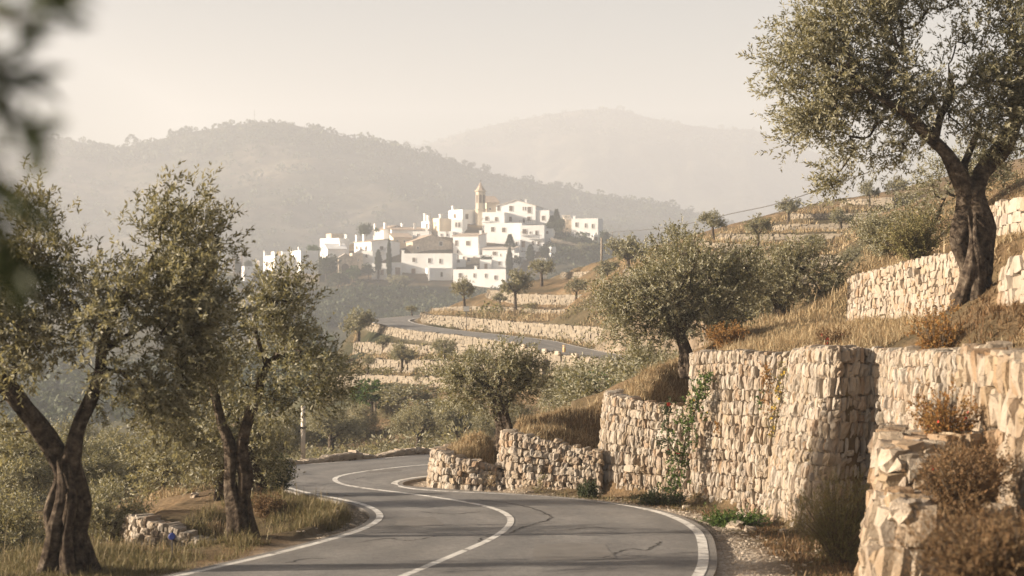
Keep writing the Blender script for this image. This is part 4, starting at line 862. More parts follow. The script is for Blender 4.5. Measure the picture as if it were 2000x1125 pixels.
grass('verge_grass','short green and straw grass on the left bank',[pl((-100,15.5),(200,16.2),(400,16.8),(640,19.2),(735,21.2),(725,23),(560,25.6),(430,24),(300,20),(-100,18.5))],18000,.10,.005,'straw_green',604,lean=.7,avoid=.36)
grass('dry_grass','taller straw weeds in front of the low sloping wall',[pl((150,19),(440,19.4),(450,20.9),(240,21.4),(150,21))],1500,.08,.005,'straw',609,lean=.6)
grass('dry_grass','dry grass on the slope behind the low sloping wall',[pl((260,22.8),(440,21.6),(560,25.5),(520,31),(300,31),(200,30))],8000,.15,.008,'straw',605)
grass('leaf_litter','russet litter and low brown weeds on the terrace and banks',[pl((1560,24),(1640,21.6),(1890,17.8),(2080,16),(2080,19),(1960,21.5),(1890,23.4),(1660,29.3)),pl((1000,28.4),(1340,27),(1350,31),(1130,36),(1020,35)),pl((1590,15.5),(1690,16),(1620,20),(1490,23),(1200,26.3),(1180,26),(1440,22.2))],5200,.07,.011,'russet',611,lean=1.2,avoid=.55)
grass('verge_grass','sparse weeds along the foot of the walls',[pl((1000,27.2),(1170,26.8),(1340,25.6),(1490,22.6),(1600,20.3),(1640,17.5),(1670,15),(1590,15.5),(1520,19),(1440,21.8),(1200,25.6),(1000,27))],2600,.06,.005,'straw_green',606,lean=.8,avoid=.5)
grass('dry_grass','straw tufts on the terraces of the spur and below the far road',[pl((700,118),(840,121),(1180,105),(1640,100),(1740,95),(1660,58),(1200,62),(1100,70),(950,72),(650,88))],22000,.19,.03,'straw',607,clump=4,avoid=1.0)
grass('dry_grass','brown grass on the slope in front of the far terraces',[pl((1180,60),(1420,40),(1640,38),(1660,58),(1480,62),(1220,76))],7000,.26,.018,'straw',608)

# rocks on the verges
def rock_mesh(seed,k=3):
    r=np.random.default_rng(seed); V,Q=TPL[k]; V=V*(1+r.normal(0,.16,V.shape))*np.array([1,r.uniform(.6,.9),r.uniform(.5,.8)]); m=MB(); m.add(V,Q); return m
RK=[rock_mesh(700+i).mesh('rock',M['rock'],False) for i in range(5)]
def rock(px,Y,s,label,group='loose rocks on the verge',up=.25,z=None):
    o=bpy.data.objects.new('rock',RK[random.randrange(5)]); col.objects.link(o); g=gpt(px,Y); 
    if z is not None: g=at(px,z,Y)
    o.location=(g[0],g[1],g[2]+s*up); o.scale=(s,s,s); o.rotation_euler=(random.uniform(-.3,.3),random.uniform(-.3,.3),random.uniform(0,6.28)); tag(o,label,'rock',group)
for px,Y,s,lab in ((1340,24.6,.075,'rounded pale rock at the foot of the climbing plant'),(1436,21.6,.125,'largest tan rock on the verge among green weeds'),(1466,21.2,.085,'tan rock right of the largest verge rock'),(1448,23.2,.10,'grey white rock against the tall wall foot'),(1462,23.0,.08,'smaller grey rock beside the grey white one'),(1484,22.0,.12,'brown rock in front of the buttress foot'),(1662,15.3,.13,'pointed rock leaning at the corner of the broken wall'),(1600,18.6,.06,'small rock before the broom bush'),(1530,21.0,.05,'small rock under the buttress'),(655,22.2,.06,'small stone in the tip of the left grass bank'),(690,21.6,.05,'flat stone near the left line apex'),(380,25.5,.09,'white stone in the dry grass behind the left wall')):
    rock(px,Y,s,lab)
for px,Y,s,lab in ((1445,26.2,.07,'white rock on the tall wall terrace edge, left one'),(1480,25.2,.07,'flat pale rock on the terrace edge near the wall top'),(1514,24.9,.08,'pale rock on the terrace edge by the buttress')): rock(px,Y,s,lab,'rocks on the terrace edge')
for px,py,Y,s_,lab in ((1752,905,14.9,.16,'tumbled ochre block on the front of the upper broken wall step'),(1800,880,15.1,.13,'leaning flat block behind the front block on the broken wall'),(1775,1005,12.95,.17,'large fallen block on the lower broken wall step'),(1840,1010,13.2,.14,'second fallen block beside the large one on the lower step'),(1745,985,13.5,.11,'small block at the left corner of the lower broken step'),(1850,870,15.3,.11,'small block near the rose on the broken wall top')): rock(px,Y,s_,lab,'tumbled blocks of the broken wall',z=py)
# loose gravel (stuff)
r=np.random.default_rng(711); mb=MB(); k=5200
tt=r.integers(0,len(ER)-1,k); ft=r.random((k,1)); base=ER[tt]*(1-ft)+ER[tt+1]*ft; out=np.abs(r.normal(.12,.42,k)); nrm=(offs(ER,1)-ER)[tt]; P=base+nrm*out[:,None]; P=P[(P[:,1]>13)&(P[:,1]<31)]; P=P[gz(P[:,0],P[:,1],DG)>.10]
t2=r.integers(0,len(EL)-1,900); f2=r.random((900,1)); P2=EL[t2]*(1-f2)+EL[t2+1]*f2; P2=P2+(offs(EL,-1)-EL)[0]*0+np.stack([-np.abs(r.normal(.1,.2,900)),r.normal(0,.1,900),0*P2[:,0]],1); P2=P2[(P2[:,1]>20)&(P2[:,1]<24)]; P2=P2[gz(P2[:,0],P2[:,1],DG)>.08]
P=np.concatenate([P,P2]); P[:,2]=gz(P[:,0],P[:,1])+.004; k=len(P)
stones(mb,P,np.repeat(np.eye(3)[None],k,0),np.stack([r.lognormal(-4.2,.45,k),r.lognormal(-4.2,.45,k),r.lognormal(-4.9,.4,k)],1)*1.0,2,.15,r)
o=mb.build('gravel',M['rock'],None,False); tag(o,'loose pale gravel along the road edge','gravel',kind='stuff')

# ------------------------------------------------------------------ posts, sign, marker
def post(name,label,base,h,r,m,cat='post',group=None,taper=.85,arms=0):
    root=empty(name,base); tag(root,label,cat,group); b=MB(); b.tube([(0,0,-.4),(0,0,h*.5),(0,0,h)],[r,r*(1+taper)/2,r*taper],10); b.build('shaft',M[m],root,True)
    for a in range(arms):
        c=MB(); c.box((0,0,h-.35-.5*a),(1,0,0),(0,0,1),(0,1,0),.85,.05,.05); c.build('crossarm',M[m],root)
        for x in (-.7,0,.7):
            i_=MB(); i_.tube([(x,0,h-.30-.5*a),(x,0,h-.12-.5*a)],[.06,.04],6); i_.build('insulator',M['concrete'],root)
    return root
p=gpt(592,39.5); pp=post('concrete_post','pale concrete post behind the kerb at the hairpin outer corner',p,1.75,.07,'concrete'); b=MB(); b.box((0,0,1.15),(1,0,0),(0,0,1),(0,1,0),.08,.03,.08); b.build('collar',M['iron'],pp)
post('wooden_post','taller grey wooden post in the valley below the terraces',gpt(733,73),1.15,.07,'wood',group='fence posts in the valley'); post('wooden_post','thinner shorter wooden post left of the taller valley post',gpt(703,72),.9,.04,'wood',group='fence posts in the valley')
g=gpt(911,101); s_=post('road_sign','small square sign on a thin post above the far road wall',np.array([g[0],g[1],at(911,652,101)[2]]),1.95,.03,'iron','road sign'); b=MB(); b.box((0,-.04,1.78),(1,0,0),(0,0,1),(0,1,0),.2,.17,.012); b.build('sign_plate',M['signback'],s_); b=MB(); b.box((0,-.02,1.78),(1,0,0),(0,0,1),(0,1,0),.22,.19,.006); b.build('plate_rim',M['iron'],s_)
g=at(1102,689,77.5); m0=post('marker_post','short ochre marker post on the outer edge of the far road',g,.42,.09,'orange','marker post'); b=MB(); b.box((0,-.085,.33),(1,0,0),(0,0,1),(0,1,0),.05,.05,.02); b.build('reflector',M['concrete'],m0)
g=gpt(336,18.4); m0=empty('reflector_post',g); tag(m0,'small dark blue round reflector on a stake in the verge','reflector'); b=MB(); b.tube([(0,.012,-.1),(0,.012,.30)],[.01,.009],6); b.build('stake',M['iron'],m0)
b=MB(); b.tube([(0,-.012,.30),(0,-.006,.30),(0,.004,.30),(0,.01,.30)],[.036,.047,.047,.04],20); b.build('disc',M['blue'],m0,False)
# guard stones along the outer edge of the far road
gs=offs(CF,-FHW-.22); sel=[i for i in range(14,len(gs)) if 74<gs[i,1]<81.5]
lastp=None; gi=0
for i in sel:
    if lastp is not None and np.linalg.norm(gs[i]-lastp)<1.5: continue
    lastp=gs[i]; b=MB(); V,Q=TPL[3]; V=V*(1+rng.normal(0,.05,V.shape))*np.array([.26,.10,.12]); 
    b.add(V,Q); o=b.build('guard_stone',M['rock']); o.location=tuple(gs[i]+[0,0,.08]); tg=gs[min(i+1,len(gs)-1)]-gs[i-1]; o.rotation_euler=(0,0,math.atan2(tg[1],tg[0])); tag(o,'pale guard block in the row along the far road outer edge','guard stone','guard stones along the far road')

# ------------------------------------------------------------------ the village
EZ=np.array([0,0,1.])
def solve(C0,d,px):
    k=(px-1000)/F; return (k*C0[1]-C0[0])/(d[0]-k*d[1])
def opening(root,o3,d,n_,px,py,wpx,hpx,C0,kind='window',m='shutter'):
    s=solve(C0,d,px); p=C0+d*s; Yp=p[1]; z=(562.5-py)/F*Yp; wd=abs(solve(C0,d,px+wpx/2)-solve(C0,d,px-wpx/2))/2; hh=hpx/F*Yp/2
    c=np.array([p[0],p[1],z])-o3; b=MB(); b.box(c+n_*.03,d,EZ,n_,wd,hh,.03); w_=b.build(kind,M[m],root)
    f=MB(); t=.09
    f.box(c+n_*.05+EZ*(hh+t/2),d,EZ,n_,wd+t,t/2,.05); f.box(c+n_*.07-EZ*(hh+t/2),d,EZ,n_,wd+t*1.3,t/2,.07)
    f.box(c+n_*.05+d*(wd+t/2),d,EZ,n_,t/2,hh-.002,.045); f.box(c+n_*.05-d*(wd+t/2),d,EZ,n_,t/2,hh-.002,.045)
    f.build('frame',M['white' if kind=='window' else 'rubble'],w_)
def house(label,xl,xc,xr,yt,yb,Y,th=24,wl=None,roof='flat',wm='white',wins=(),doors=(),chim=(),rm='tile',emb=3,balc=(),pitch=.35,name='house',cat='house',gable=None,dep=None):
    """nearest corner at px xc; left face runs back to xl, right face back to xr; openings given in photo pixels"""
    a=R(th); C0=at(xc,yb,Y); dr=np.array([math.cos(a),math.sin(a),0]); dl=np.array([-math.sin(a),math.cos(a),0])
    wr=solve(C0,dr,xr); w_l=solve(C0,dl,xl) if wl is None else wl
    if w_l<=0 or w_l>16: w_l=8
    H=(yb-yt)/F*Y; root=empty(name,C0); tag(root,label,cat,'houses of the hilltop village')
    nr_=np.array([math.sin(a),-math.cos(a),0]); nl_=np.array([-math.cos(a),-math.sin(a),0])
    A0=np.zeros(3);B0=dr*wr;C1=dr*wr+dl*w_l;D0=dl*w_l; lo=-EZ*emb
    b=MB(); ring=[A0,B0,C1,D0]
    if roof=='flat':
        hi=EZ*H; inn=[dr*.3+dl*.3,dr*(wr-.3)+dl*.3,dr*(wr-.3)+dl*(w_l-.3),dr*.3+dl*(w_l-.3)]
        V=[p+lo for p in ring]+[p+hi for p in ring]+[p+hi for p in inn]+[p+hi-EZ*.45 for p in inn]
        Q=[(i,(i+1)%4,(i+1)%4+4,i+4) for i in range(4)]+[(i+4,(i+1)%4+4,(i+1)%4+8,i+8) for i in range(4)]+[(i+8,(i+1)%4+8,(i+1)%4+12,i+12) for i in range(4)]
        b.add(V,Q); b.build('wall',M[wm],root)
        f=MB(); f.box(dr*wr/2+dl*w_l/2+EZ*(H-.5),dr,dl,EZ,wr/2-.32,w_l/2-.32,.05); f.build('roof',M['greyroof' if wm!='white' else 'white'],root)
    else:
        hi=EZ*H; ov=.3
        V=[p+lo for p in ring]+[p+hi for p in ring]; Q=[(i,(i+1)%4,(i+1)%4+4,i+4) for i in range(4)]; T=[]
        f=MB(); tk=EZ*.16
        if roof=='gable_r':      # ridge runs along dl, gable seen on the right-hand (dr) face
            hr=wr/2*pitch*1.2; ra=dr*wr/2+EZ*(H+hr); V+=[ra,ra+dl*w_l]; T=[(4,5,8),(6,7,9)]
            sl_=hr/(wr/2)
            for s,e0 in ((-1,A0),(1,B0)):
                e1=e0+dr*s*ov+EZ*(H-ov*sl_); e2=ra; P=[e1-dl*ov,e2-dl*ov,e2+dl*(w_l+ov),e1+dl*(w_l+ov)]
                f.add([p+EZ*.03 for p in P]+[p+tk for p in P],[(0,1,2,3),(4,5,6,7),(0,1,5,4),(1,2,6,5),(2,3,7,6),(3,0,4,7)])
        elif roof=='gable_l':    # ridge runs along dr
            hr=w_l/2*pitch*1.2; ra=dl*w_l/2+EZ*(H+hr); V+=[ra,ra+dr*wr]; T=[(7,4,8),(5,6,9)]; sl_=hr/(w_l/2)
            for s,e0 in ((-1,A0),(1,D0)):
                e1=e0+dl*s*ov+EZ*(H-ov*sl_); P=[e1-dr*ov,ra-dr*ov,ra+dr*(wr+ov),e1+dr*(wr+ov)]
                f.add([p+EZ*.03 for p in P]+[p+tk for p in P],[(0,1,2,3),(4,5,6,7),(0,1,5,4),(1,2,6,5),(2,3,7,6),(3,0,4,7)])
        else:                    # shed roof falling toward the viewer, back raised
            hr=w_l*pitch; V+=[D0+EZ*(H+hr),C1+EZ*(H+hr)]; Q=[(0,1,5,4),(2,3,8,9)]; T=[(1,2,9),(0,8,3)]; Q+=[(1,9,5,5)] if False else []; T=[(1,2,9),(1,9,5),(3,0,8),(0,4,8)]
            P=[A0+EZ*H-dr*ov-dl*ov-EZ*ov*pitch,B0+EZ*H+dr*ov-dl*ov-EZ*ov*pitch,C1+EZ*(H+hr)+dr*ov,D0+EZ*(H+hr)-dr*ov]
            f.add([p+EZ*.03 for p in P]+[p+tk for p in P],[(0,1,2,3),(4,5,6,7),(0,1,5,4),(1,2,6,5),(2,3,7,6),(3,0,4,7)])
        b.add(V,Q,T); b.build('wall',M[wm],root); f.build('roof',M[rm],root)
    for q in wins:
        px,py=q[:2]; w0,h0=(q[2],q[3]) if len(q)>2 else (5,7)
        d,n_=(dr,nr_) if px>=xc else (dl,nl_); opening(root,C0,d,n_,px,py,w0,h0,C0)
    for q in doors:
        px,py,w0,h0=q; d,n_=(dr,nr_) if px>=xc else (dl,nl_); opening(root,C0,d,n_,px,py,w0,h0,C0,'door','door')
    for i,(fx,fy,ch_) in enumerate(chim):
        c=MB(); top=H+(wr/2*pitch*.6 if roof!='flat' else 0); q=dr*wr*fx+dl*w_l*fy; c.box(q+EZ*(top+ch_/2-.2),dr,dl,EZ,.32,.32,ch_/2+.2); c.box(q+EZ*(top+ch_+.05),dr,dl,EZ,.42,.42,.08); c.build('chimney',M['white'],root)
    for (px,py,wpx) in balc:
        d,n_=(dr,nr_); s=solve(C0,d,px); p=C0+d*s; z=(562.5-py)/F*p[1]; hw_=wpx/F*Y/2; c=np.array([p[0],p[1],z])-C0; q=MB(); q.box(c+n_*.5-EZ*.08,d,EZ,n_,hw_,.08,.5); bal=q.build('balcony',M['white'],root)
        rl=MB(); rl.box(c+n_*.97+EZ*.95,d,EZ,n_,hw_,.04,.03)
        for k in range(9): rl.box(c+n_*.97+d*(hw_*(-.97+1.94*k/8))+EZ*.46,d,EZ,n_,.03,.45,.02)
        rl.build('railing',M['iron'],bal)
    return root
H=house
H('long low white house at the far left end of the village',493,536.5,588,499,533,388,32,wins=[(504.5,514,4,8),(522,515,5,8),(558.5,516.5,6,10)],chim=[(.02,.9,1.2),(.05,.1,1.)])
H('taller white block joined to the left end house, two stacked windows',583,587,622,489,535,386,26,wl=9,wins=[(600,517,6,9),(601,500,5,5)],chim=[(.05,.2,.8)])
H('tiny white annex left of the left end house',474,477,494,520,531,386,20,wl=4,wins=[(486,524,2,3)])
H('flat white roof block behind the left end house',548,551,588,491,503,398,20,wl=6); H('small tan roof room behind the left end house',535,537,551,491,502,399,25,wl=4,wm='cream')
H('white house with three small windows above the gatehouse',625,662.5,682,465,495,403,55,wins=[(634,481,4,8),(643,481.5,3.5,8),(653,481,4,8)],chim=[(.9,.1,1.)])
H('tan brick roof room atop the three window house',643,647,670,456,468,409,25,wl=5,wm='rubble')
H('white curved end house between the three window house and gatehouse',636,640,676,486,507,394,20,wl=7,chim=[(.8,.3,1.4)],roof='gable_l',rm='white')
H('stone gatehouse with pointed gable and round arched door',658,661,688,504,537,386,12,wl=6,roof='gable_r',wm='rubble',rm='greyroof',pitch=.5)
H('rubble stone wall house right of the arched gatehouse',686,688,709,494,525,389,14,wl=6,wm='rubble',wins=[(700,508,2,3)])
H('gabled white house left of the tall thin cypress',692,725,781,472,518,396,38,wins=[(697,484,3.5,7),(705,484.5,3,7),(715.5,484,3.5,7),(745,484.5,7,7)],roof='gable_r',pitch=.12,rm='tile',chim=[(.03,.9,1.6),(.05,.5,1.7)],balc=[(745,491,12)])
H('white gabled house on the ridge behind the round tree',729,749,800,449,466,418,35,roof='gable_r',pitch=.25,rm='tile',wins=[(772,444,2.5,3.5)],chim=[(.1,.1,1.4),(.8,.2,1.4),(.0,.8,1.2)])
H('long low white house with terracotta roofs along the ridge',762,765,842,449,465,414,10,wl=6,roof='shed',pitch=.15,chim=[(.6,.3,1.5),(.9,.2,1.2)])
H('cream house under a brown tiled roof below the ridge',766,768,804,464,482,406,14,wl=7,roof='shed',wm='cream',pitch=.2,wins=[(776,471,3,4),(790,472,3,4)])
H('large rubble stone house with low pitched gable in the centre',800,806,884,472,500,400,20,wl=10,roof='gable_r',wm='rubble',pitch=.28,wins=[(816,484,3,4),(861,476,6,8),(846,489,3,3)])
H('long white two storey house with wooden doors above the scrub',763,784,883.5,495,543,388,-8,wl=8,wins=[(808.5,507.5,6,8),(839,509,6,9),(860,510,4.5,9)],doors=[(807.5,532,7,14)],chim=[(.02,.1,.8)])
H('small white lean-to with brown door at left of the long house',761,763,785,512.5,540,386,8,wl=5,doors=[(777,530,9,14)])
H('white lower house with slanted sunlit left wall',835,838,884,523.5,570,382,14,wl=7,wins=[(862.5,536,4.5,9)])
H('long white lower house at the right foot of the village',882,885,988,526,562,381,-14,wl=7,wins=[(899,538,6.5,9),(926.5,538,4,8),(949,538.5,4,8),(968,542,5.5,8)],chim=[(.42,.1,.8)])
H('white house with tiled roof and two shuttered windows in the centre',881,885,934,461,500,402,-16,wl=8,roof='shed',pitch=.12,wins=[(891.5,475,6,11),(914,475,8,9),(894,492,3,6)],chim=[(.9,.6,1.3)])
H('little white side block right of the two window centre house',932,935,942,470,500,404,12,wl=5,wins=[(937.5,474,3.5,4),(937,490,5,7)])
H('white house with flat roof left of the bell tower',876,903,939,409,449,424,38,wins=[(888.5,422,5,9),(911.5,423,6,10)],doors=[(907,442,5,9),(915,442,4.5,8),(931.5,442,7,6)],chim=[(.1,.8,1.2)])
H('tan stone house with sunlit cream side under the flat roof house',842,858,882,426,458,416,40,wm='cream',wins=[(850,436,2,4)],chim=[(.3,.3,1.1)])
H('small white house with two dark windows right of tan house',879,881,903,429,450,415,-12,wl=6,wins=[(891,439,4,9),(897,439,4,9)])
H('small white block with round chimney pots at the left shoulder',823,838,852,432,450,418,45,chim=[(.1,.2,1.6),(.2,.7,2.2)],wins=[(833,441,3,4)])
H('white and tan church annex right of the bell tower',947,950,975,396,420,430,12,wl=8,roof='shed',wm='cream',pitch=.3,wins=[(957,408,3,4)])
H('tallest white house with gabled front and grey roof at the summit',966,969,1046,403,445,424,-12,wl=12,roof='gable_r',rm='greyroof',pitch=.24,wins=[(974,406,5.5,12),(998,407,7,10),(997,428,6,9),(1022,407.5,2.5,7),(1026.5,407.5,2.5,7),(1034,410,7,12),(1033,427,6,8),(1023,431,4,8)],chim=[(.55,.4,1.2),(.7,.3,1.2)],balc=[(1030,437,30)])
H('white terrace house with balcony in front of the tower foot',939,942,985,414.5,440,419,-14,wl=6,wins=[(950.5,427,6,8),(969.5,428,6,8)],balc=[(950,433,18)])
H('broad white middle house with two windows over the conifer',943,946,1019,436,472,412,-14,wl=8,wins=[(962.5,448,7,9),(984,449,7,9)])
H('three storey white house with balconies on the right',1013,1016,1063,440,492,406,-10,wl=6,wins=[(1024.5,452,8,9),(1048,455,5,9),(1041,475,5,8),(1052,476,5,8),(1036,454.5,3,4)],doors=[(1022,477,6,11)],balc=[(1024.5,459,15),(1046,466,26)])
H('white house with stone parapet right of the summit house',1043,1046,1073,411,440,422,-14,wl=8,wins=[(1061,426,6,9)],chim=[(.5,.5,.5)])
H('detached white house with three windows on the right shoulder',1110,1116,1168,427,468,409,-14,wl=8,wins=[(1126,439,5,9),(1144,440.5,4,8),(1157.5,441.5,4,8),(1139,457,2.5,5)],chim=[(.05,.3,.8)])
H('dark shed left of the detached shoulder house',1103,1105,1116,429,440,412,10,wl=4,wm='rubble',roof='shed',rm='greyroof')
H('low white house under a long sloping roof below the conifer',939,942,1004,487,510,397,-12,wl=7,roof='shed',pitch=.14,rm='greyroof',wins=[(966,495,8,7),(988,498,4.5,8),(978,498,2,5)])
H('small white ruin block behind the right foot house',889,891,910,506,522,393,10,wl=4,wins=[(895,510,6,6)]); H('narrow rubble house right of the white ruin block',908,911,938,503,524,395,8,wl=5,wm='rubble',wins=[(915,507,6,7)])
H('tiny white cabin half buried on the right village slope',1074,1076,1086,482,496,398,10,wl=3); H('pale shed with flat roof at the right end of the slope',1158,1160,1174,458,470,404,12,wl=4,doors=[(1164,466,5,6)])
H('small flat white house wedged below the tan stone house',852,855,884,452,468,412,-10,wl=4,wins=[(862,459,3,5),(874,459,3,5)])
H('narrow white house between the broad middle and balconied houses',1000,1003,1016,468,492,404,-10,wl=4,wins=[(1009,476,4,7)],doors=[(1009,486,4,8)])
H('low white house with two windows under the rubble gable',893,896,938,498,512,397,-12,wl=5,wins=[(906,504,4,6),(926,504,4,6)])
H('white house with one window above the right end of the lower row',958,961,990,503,530,389,-12,wl=5,wins=[(976,514,5,7)])
H('small white house with a door above the middle of the lower row',934,937,960,507,530,389,-12,wl=4,doors=[(949,520,5,9)])
H('white cottage under the balconied house with two windows',1006,1009,1040,492,510,399,-12,wl=5,wins=[(1017,500,4,6),(1031,500,4,6)])
H('white stepped house below the conifer with one door',983,986,1014,494,522,392,-12,wl=5,wins=[(1006,502,4,6)],doors=[(994,510,5,9)])
H('little white house left of the tall thin cypress foot',722,726,756,514,542,384,-10,wl=5,wins=[(734,524,4,6)],doors=[(746,532,5,9)])
H('white roof block above the rubble gable house',803,806,838,452,468,413,-8,wl=4,wins=[(816,459,3,5)],chim=[(.8,.3,1.1)])
H('white block behind the summit house on its left shoulder',948,951,972,400,420,432,-8,wl=4,chim=[(.2,.3,1.0)])
H('plain white house between gatehouse wall and gabled house',704,707,728,490,516,392,-8,wl=4,wins=[(716,500,4,6)])
H('sunlit white house at the back right of the balconied house',1058,1061,1080,446,466,408,-10,wl=4,wins=[(1069,454,4,6)])
H('low white garden house at the right foot beyond the stout cypress',1040,1043,1066,504,518,394,-10,wl=4,wins=[(1052,510,4,5)])
# arch of the gatehouse (dark recess outline) as its door
gh=[o for o in bpy.data.objects if o.get('label','').startswith('stone gatehouse')][0]; b=MB(); P=[]; 
for i in range(13): a=math.pi*i/12; P.append((.98*math.cos(a)*-1,.98*math.sin(a)+1.1))
P=[(-.98,-.9)]+P+[(.98,-.9)]; th=R(12); d=np.array([math.cos(th),math.sin(th),0]); n_=np.array([math.sin(th),-math.cos(th),0]); off=d*1.85+EZ*1.0
V=[off+d*x+EZ*z+n_*.08 for x,z in P]+[off+d*x+EZ*z-n_*.02 for x,z in P]; k=len(P); c=[off+EZ*.3+n_*.08]
b.add(V+c,[(i,(i+1)%k,(i+1)%k+k,i+k) for i in range(k)],[(2*k,i,(i+1)%k) for i in range(k)]); b.build('door',M['shutter'],gh)
# bell tower: octagonal shaft, belfry openings, cornices and a tiled spire
t0=at(938.5,440,426); tw=empty('bell_tower',t0); tag(tw,'ochre stone church bell tower with pointed octagonal spire','bell tower')
def octa(zr,name,m,parent): 
    b=MB(); a=np.arange(8)/8*2*math.pi+math.pi/8; V=np.concatenate([np.stack([np.cos(a)*r_,np.sin(a)*r_,0*a+z_],1) for z_,r_ in zr]); Q=[(i*8+j,i*8+(j+1)%8,(i+1)*8+(j+1)%8,(i+1)*8+j) for i in range(len(zr)-1) for j in range(8)]
    b.add(V,Q,[((len(zr)-1)*8,(len(zr)-1)*8+j,(len(zr)-1)*8+j+1) for j in range(1,7)]); return b.build(name,M[m],parent)
u=426/F
octa([(-4,1.75),(5*u+0,1.75),(22*u,1.72),(23*u,1.72)],'shaft','tower',tw); octa([(23*u,1.72),(30*u,1.72),(31*u,1.6),(66*u,1.55)],'belfry','tower',tw)
octa([(29.5*u,1.72),(29.8*u,1.95),(31*u,1.95),(31.4*u,1.70)],'cornice','tower',tw); octa([(65.5*u,1.56),(66*u,1.95),(67.2*u,1.95),(67.5*u,1.8)],'cornice','tower',tw)
sp=octa([(67*u,1.75),(70*u,1.35),(76*u,.75),(82*u,.28),(84*u,.12)],'spire','tile',tw); b=MB(); b.tube([(0,0,84*u-.1),(0,0,84*u+.7)],[.07,.05],6); b.box((0,0,84*u+.45),(1,0,0),(0,0,1),(0,1,0),.25,.05,.05); b.build('cross',M['iron'],sp)
for j in range(8):
    a=j*math.pi/4; n_=np.array([math.cos(a),math.sin(a),0]); d=np.array([-math.sin(a),math.cos(a),0]); q=n_*1.46; b=MB(); pts=[(-.36,43*u),(.36,43*u)]+[(.36*math.cos(x),57*u+.36*math.sin(x)) for x in np.linspace(0,math.pi,7)]
    V=[q+d*x+EZ*z+n_*.03 for x,z in pts]; V2=[p-n_*.2 for p in V]; k=len(V); b.add(V+V2,[(i,(i+1)%k,(i+1)%k+k,i+k) for i in range(k)],[(0,i,i+1) for i in range(1,k-1)]); b.build('belfry_opening',M['shutter'],tw)

# village trees
def cypress_proto(seed,cone):
    r=np.random.default_rng(seed); root=empty('cypress',(0,-520,0)); b=MB(); b.tube([(0,0,-.5),(0,0,.5),(0,0,.9)],[.06,.05,.02],6); b.build('trunk',M['bark'],root)
    n=900; z=r.uniform(.04,1,n)**.9; rad=(.13*np.sin(np.clip(z*1.05,0,1)**.75*math.pi)**.6 if not cone else .30*(1-z)+.02); a=r.uniform(0,6.28,n); q=r.uniform(.5,1,n)
    B=np.stack([np.cos(a)*rad*q,np.sin(a)*rad*q,z*.95],1); D=unit(np.stack([np.cos(a)*(.35 if not cone else .9),np.sin(a)*(.35 if not cone else .9),np.full(n,.8 if not cone else -.1)],1)+r.normal(0,.2,(n,3))); c=MB(); leaves(c,B,D,.06,6,.045,.016,.7,r); c.build('foliage',M['darkgreen'],root); return root
CYP=[cypress_proto(801,False),cypress_proto(802,True)]
def blob_proto(seed,m):
    r=np.random.default_rng(seed); root=empty('round_tree',(0,-540,0)); E=[((r.uniform(-.3,.3),r.uniform(-.3,.3),.5+r.uniform(-.1,.2)),(.34,.34,.3)) for _ in range(6)]+[((0,0,.55),(.42,.42,.36))]
    att=crown_points(E,160,r,-.7,seed); b=MB(); grow([(catmull(np.array([(0,0,-.2),(0,.02,.15),(0,0,.45)]),.1),np.linspace(.05,.03,7))],att[::3],r,.006,4,b,trunk_sides=6) if False else b.tube([(0,0,-.3),(0,.02,.2),(.02,0,.6)],[.05,.04,.02],6); b.build('trunk',M['bark'],root)
    c=MB(); crown(c,att,r,3,6,.1,.075,.022,.05,.4); c.build('crown',M[m],root); return root
BLB=[blob_proto(811,'darkgreen'),blob_proto(812,'olive'),blob_proto(813,'green')]
def put(protos,i,px,py,Y,hpx,wpx,label,cat,group,z=True):
    p=protos[i]; o=p if id(p) not in used else copy_tree(p); used.add(id(p)); b=at(px,py,Y); h=hpx/F*Y; w0=.27 if cat=='cypress' and i==0 else (.62 if cat!='round tree' and cat!='shrub' else .95)
    o.location=tuple(b); sx=wpx/F*Y/w0; o.scale=(sx,sx,h*(1 if cat in('cypress','conifer') else 1.12)); o.rotation_euler=(0,0,random.uniform(0,6)); tag(o,label,cat,group)
put(BLB,2,726,803,73,56,78,'big round dark green tree among the valley posts','round tree','leafy green trees of the valley'); put(BLB,2,1150,772,44,40,70,'bright green rounded bush right of the green leafy bush','bush','leafy green trees of the valley'); put(BLB,1,792,800,70,44,60,'pale grey green round bush right of the dark green valley tree','bush','leafy green trees of the valley')
put(BLB,1,868,838,64,50,80,'silvery bush behind the right end of the hairpin kerb','bush','leafy green trees of the valley'); put(BLB,0,590,875,70,60,80,'dark bush behind the pale concrete post','bush','leafy green trees of the valley')
GV='cypresses and conifers of the village'
for i,px,py,hp,wp,Y,lab in ((0,760,548,80,9,380,'tallest thin cypress in front of the white village houses'),(0,739,530,42,12,382,'shorter cypress left of the tallest village cypress'),(0,995,540,55,13,378,'dark cypress at the right foot of the village'),(0,1036,512,34,15,388,'stout cypress below the balconied house'),(0,463,536,32,8,392,'cypress at the left end of the village near utility poles'),(0,468.5,536,26,7,393,'shorter cypress beside the utility poles at left end'),(0,1169,458,24,7,414,'small cypress behind the detached shoulder house')):
    put(CYP,i,px,py,Y,hp,wp,lab,'cypress',GV)
for px,py,hp,wp,Y,lab in ((996,484,28,22,394,'spreading conifer in front of the broad middle house'),(1087,440,33,20,420,'pointed conifer right of the stone parapet house'),(1078,440,20,20,418,'lower conifer left of the pointed one')): put(CYP,1,px,py,Y,hp,wp,lab,'conifer',GV)
GS='trees and scrub around the village'
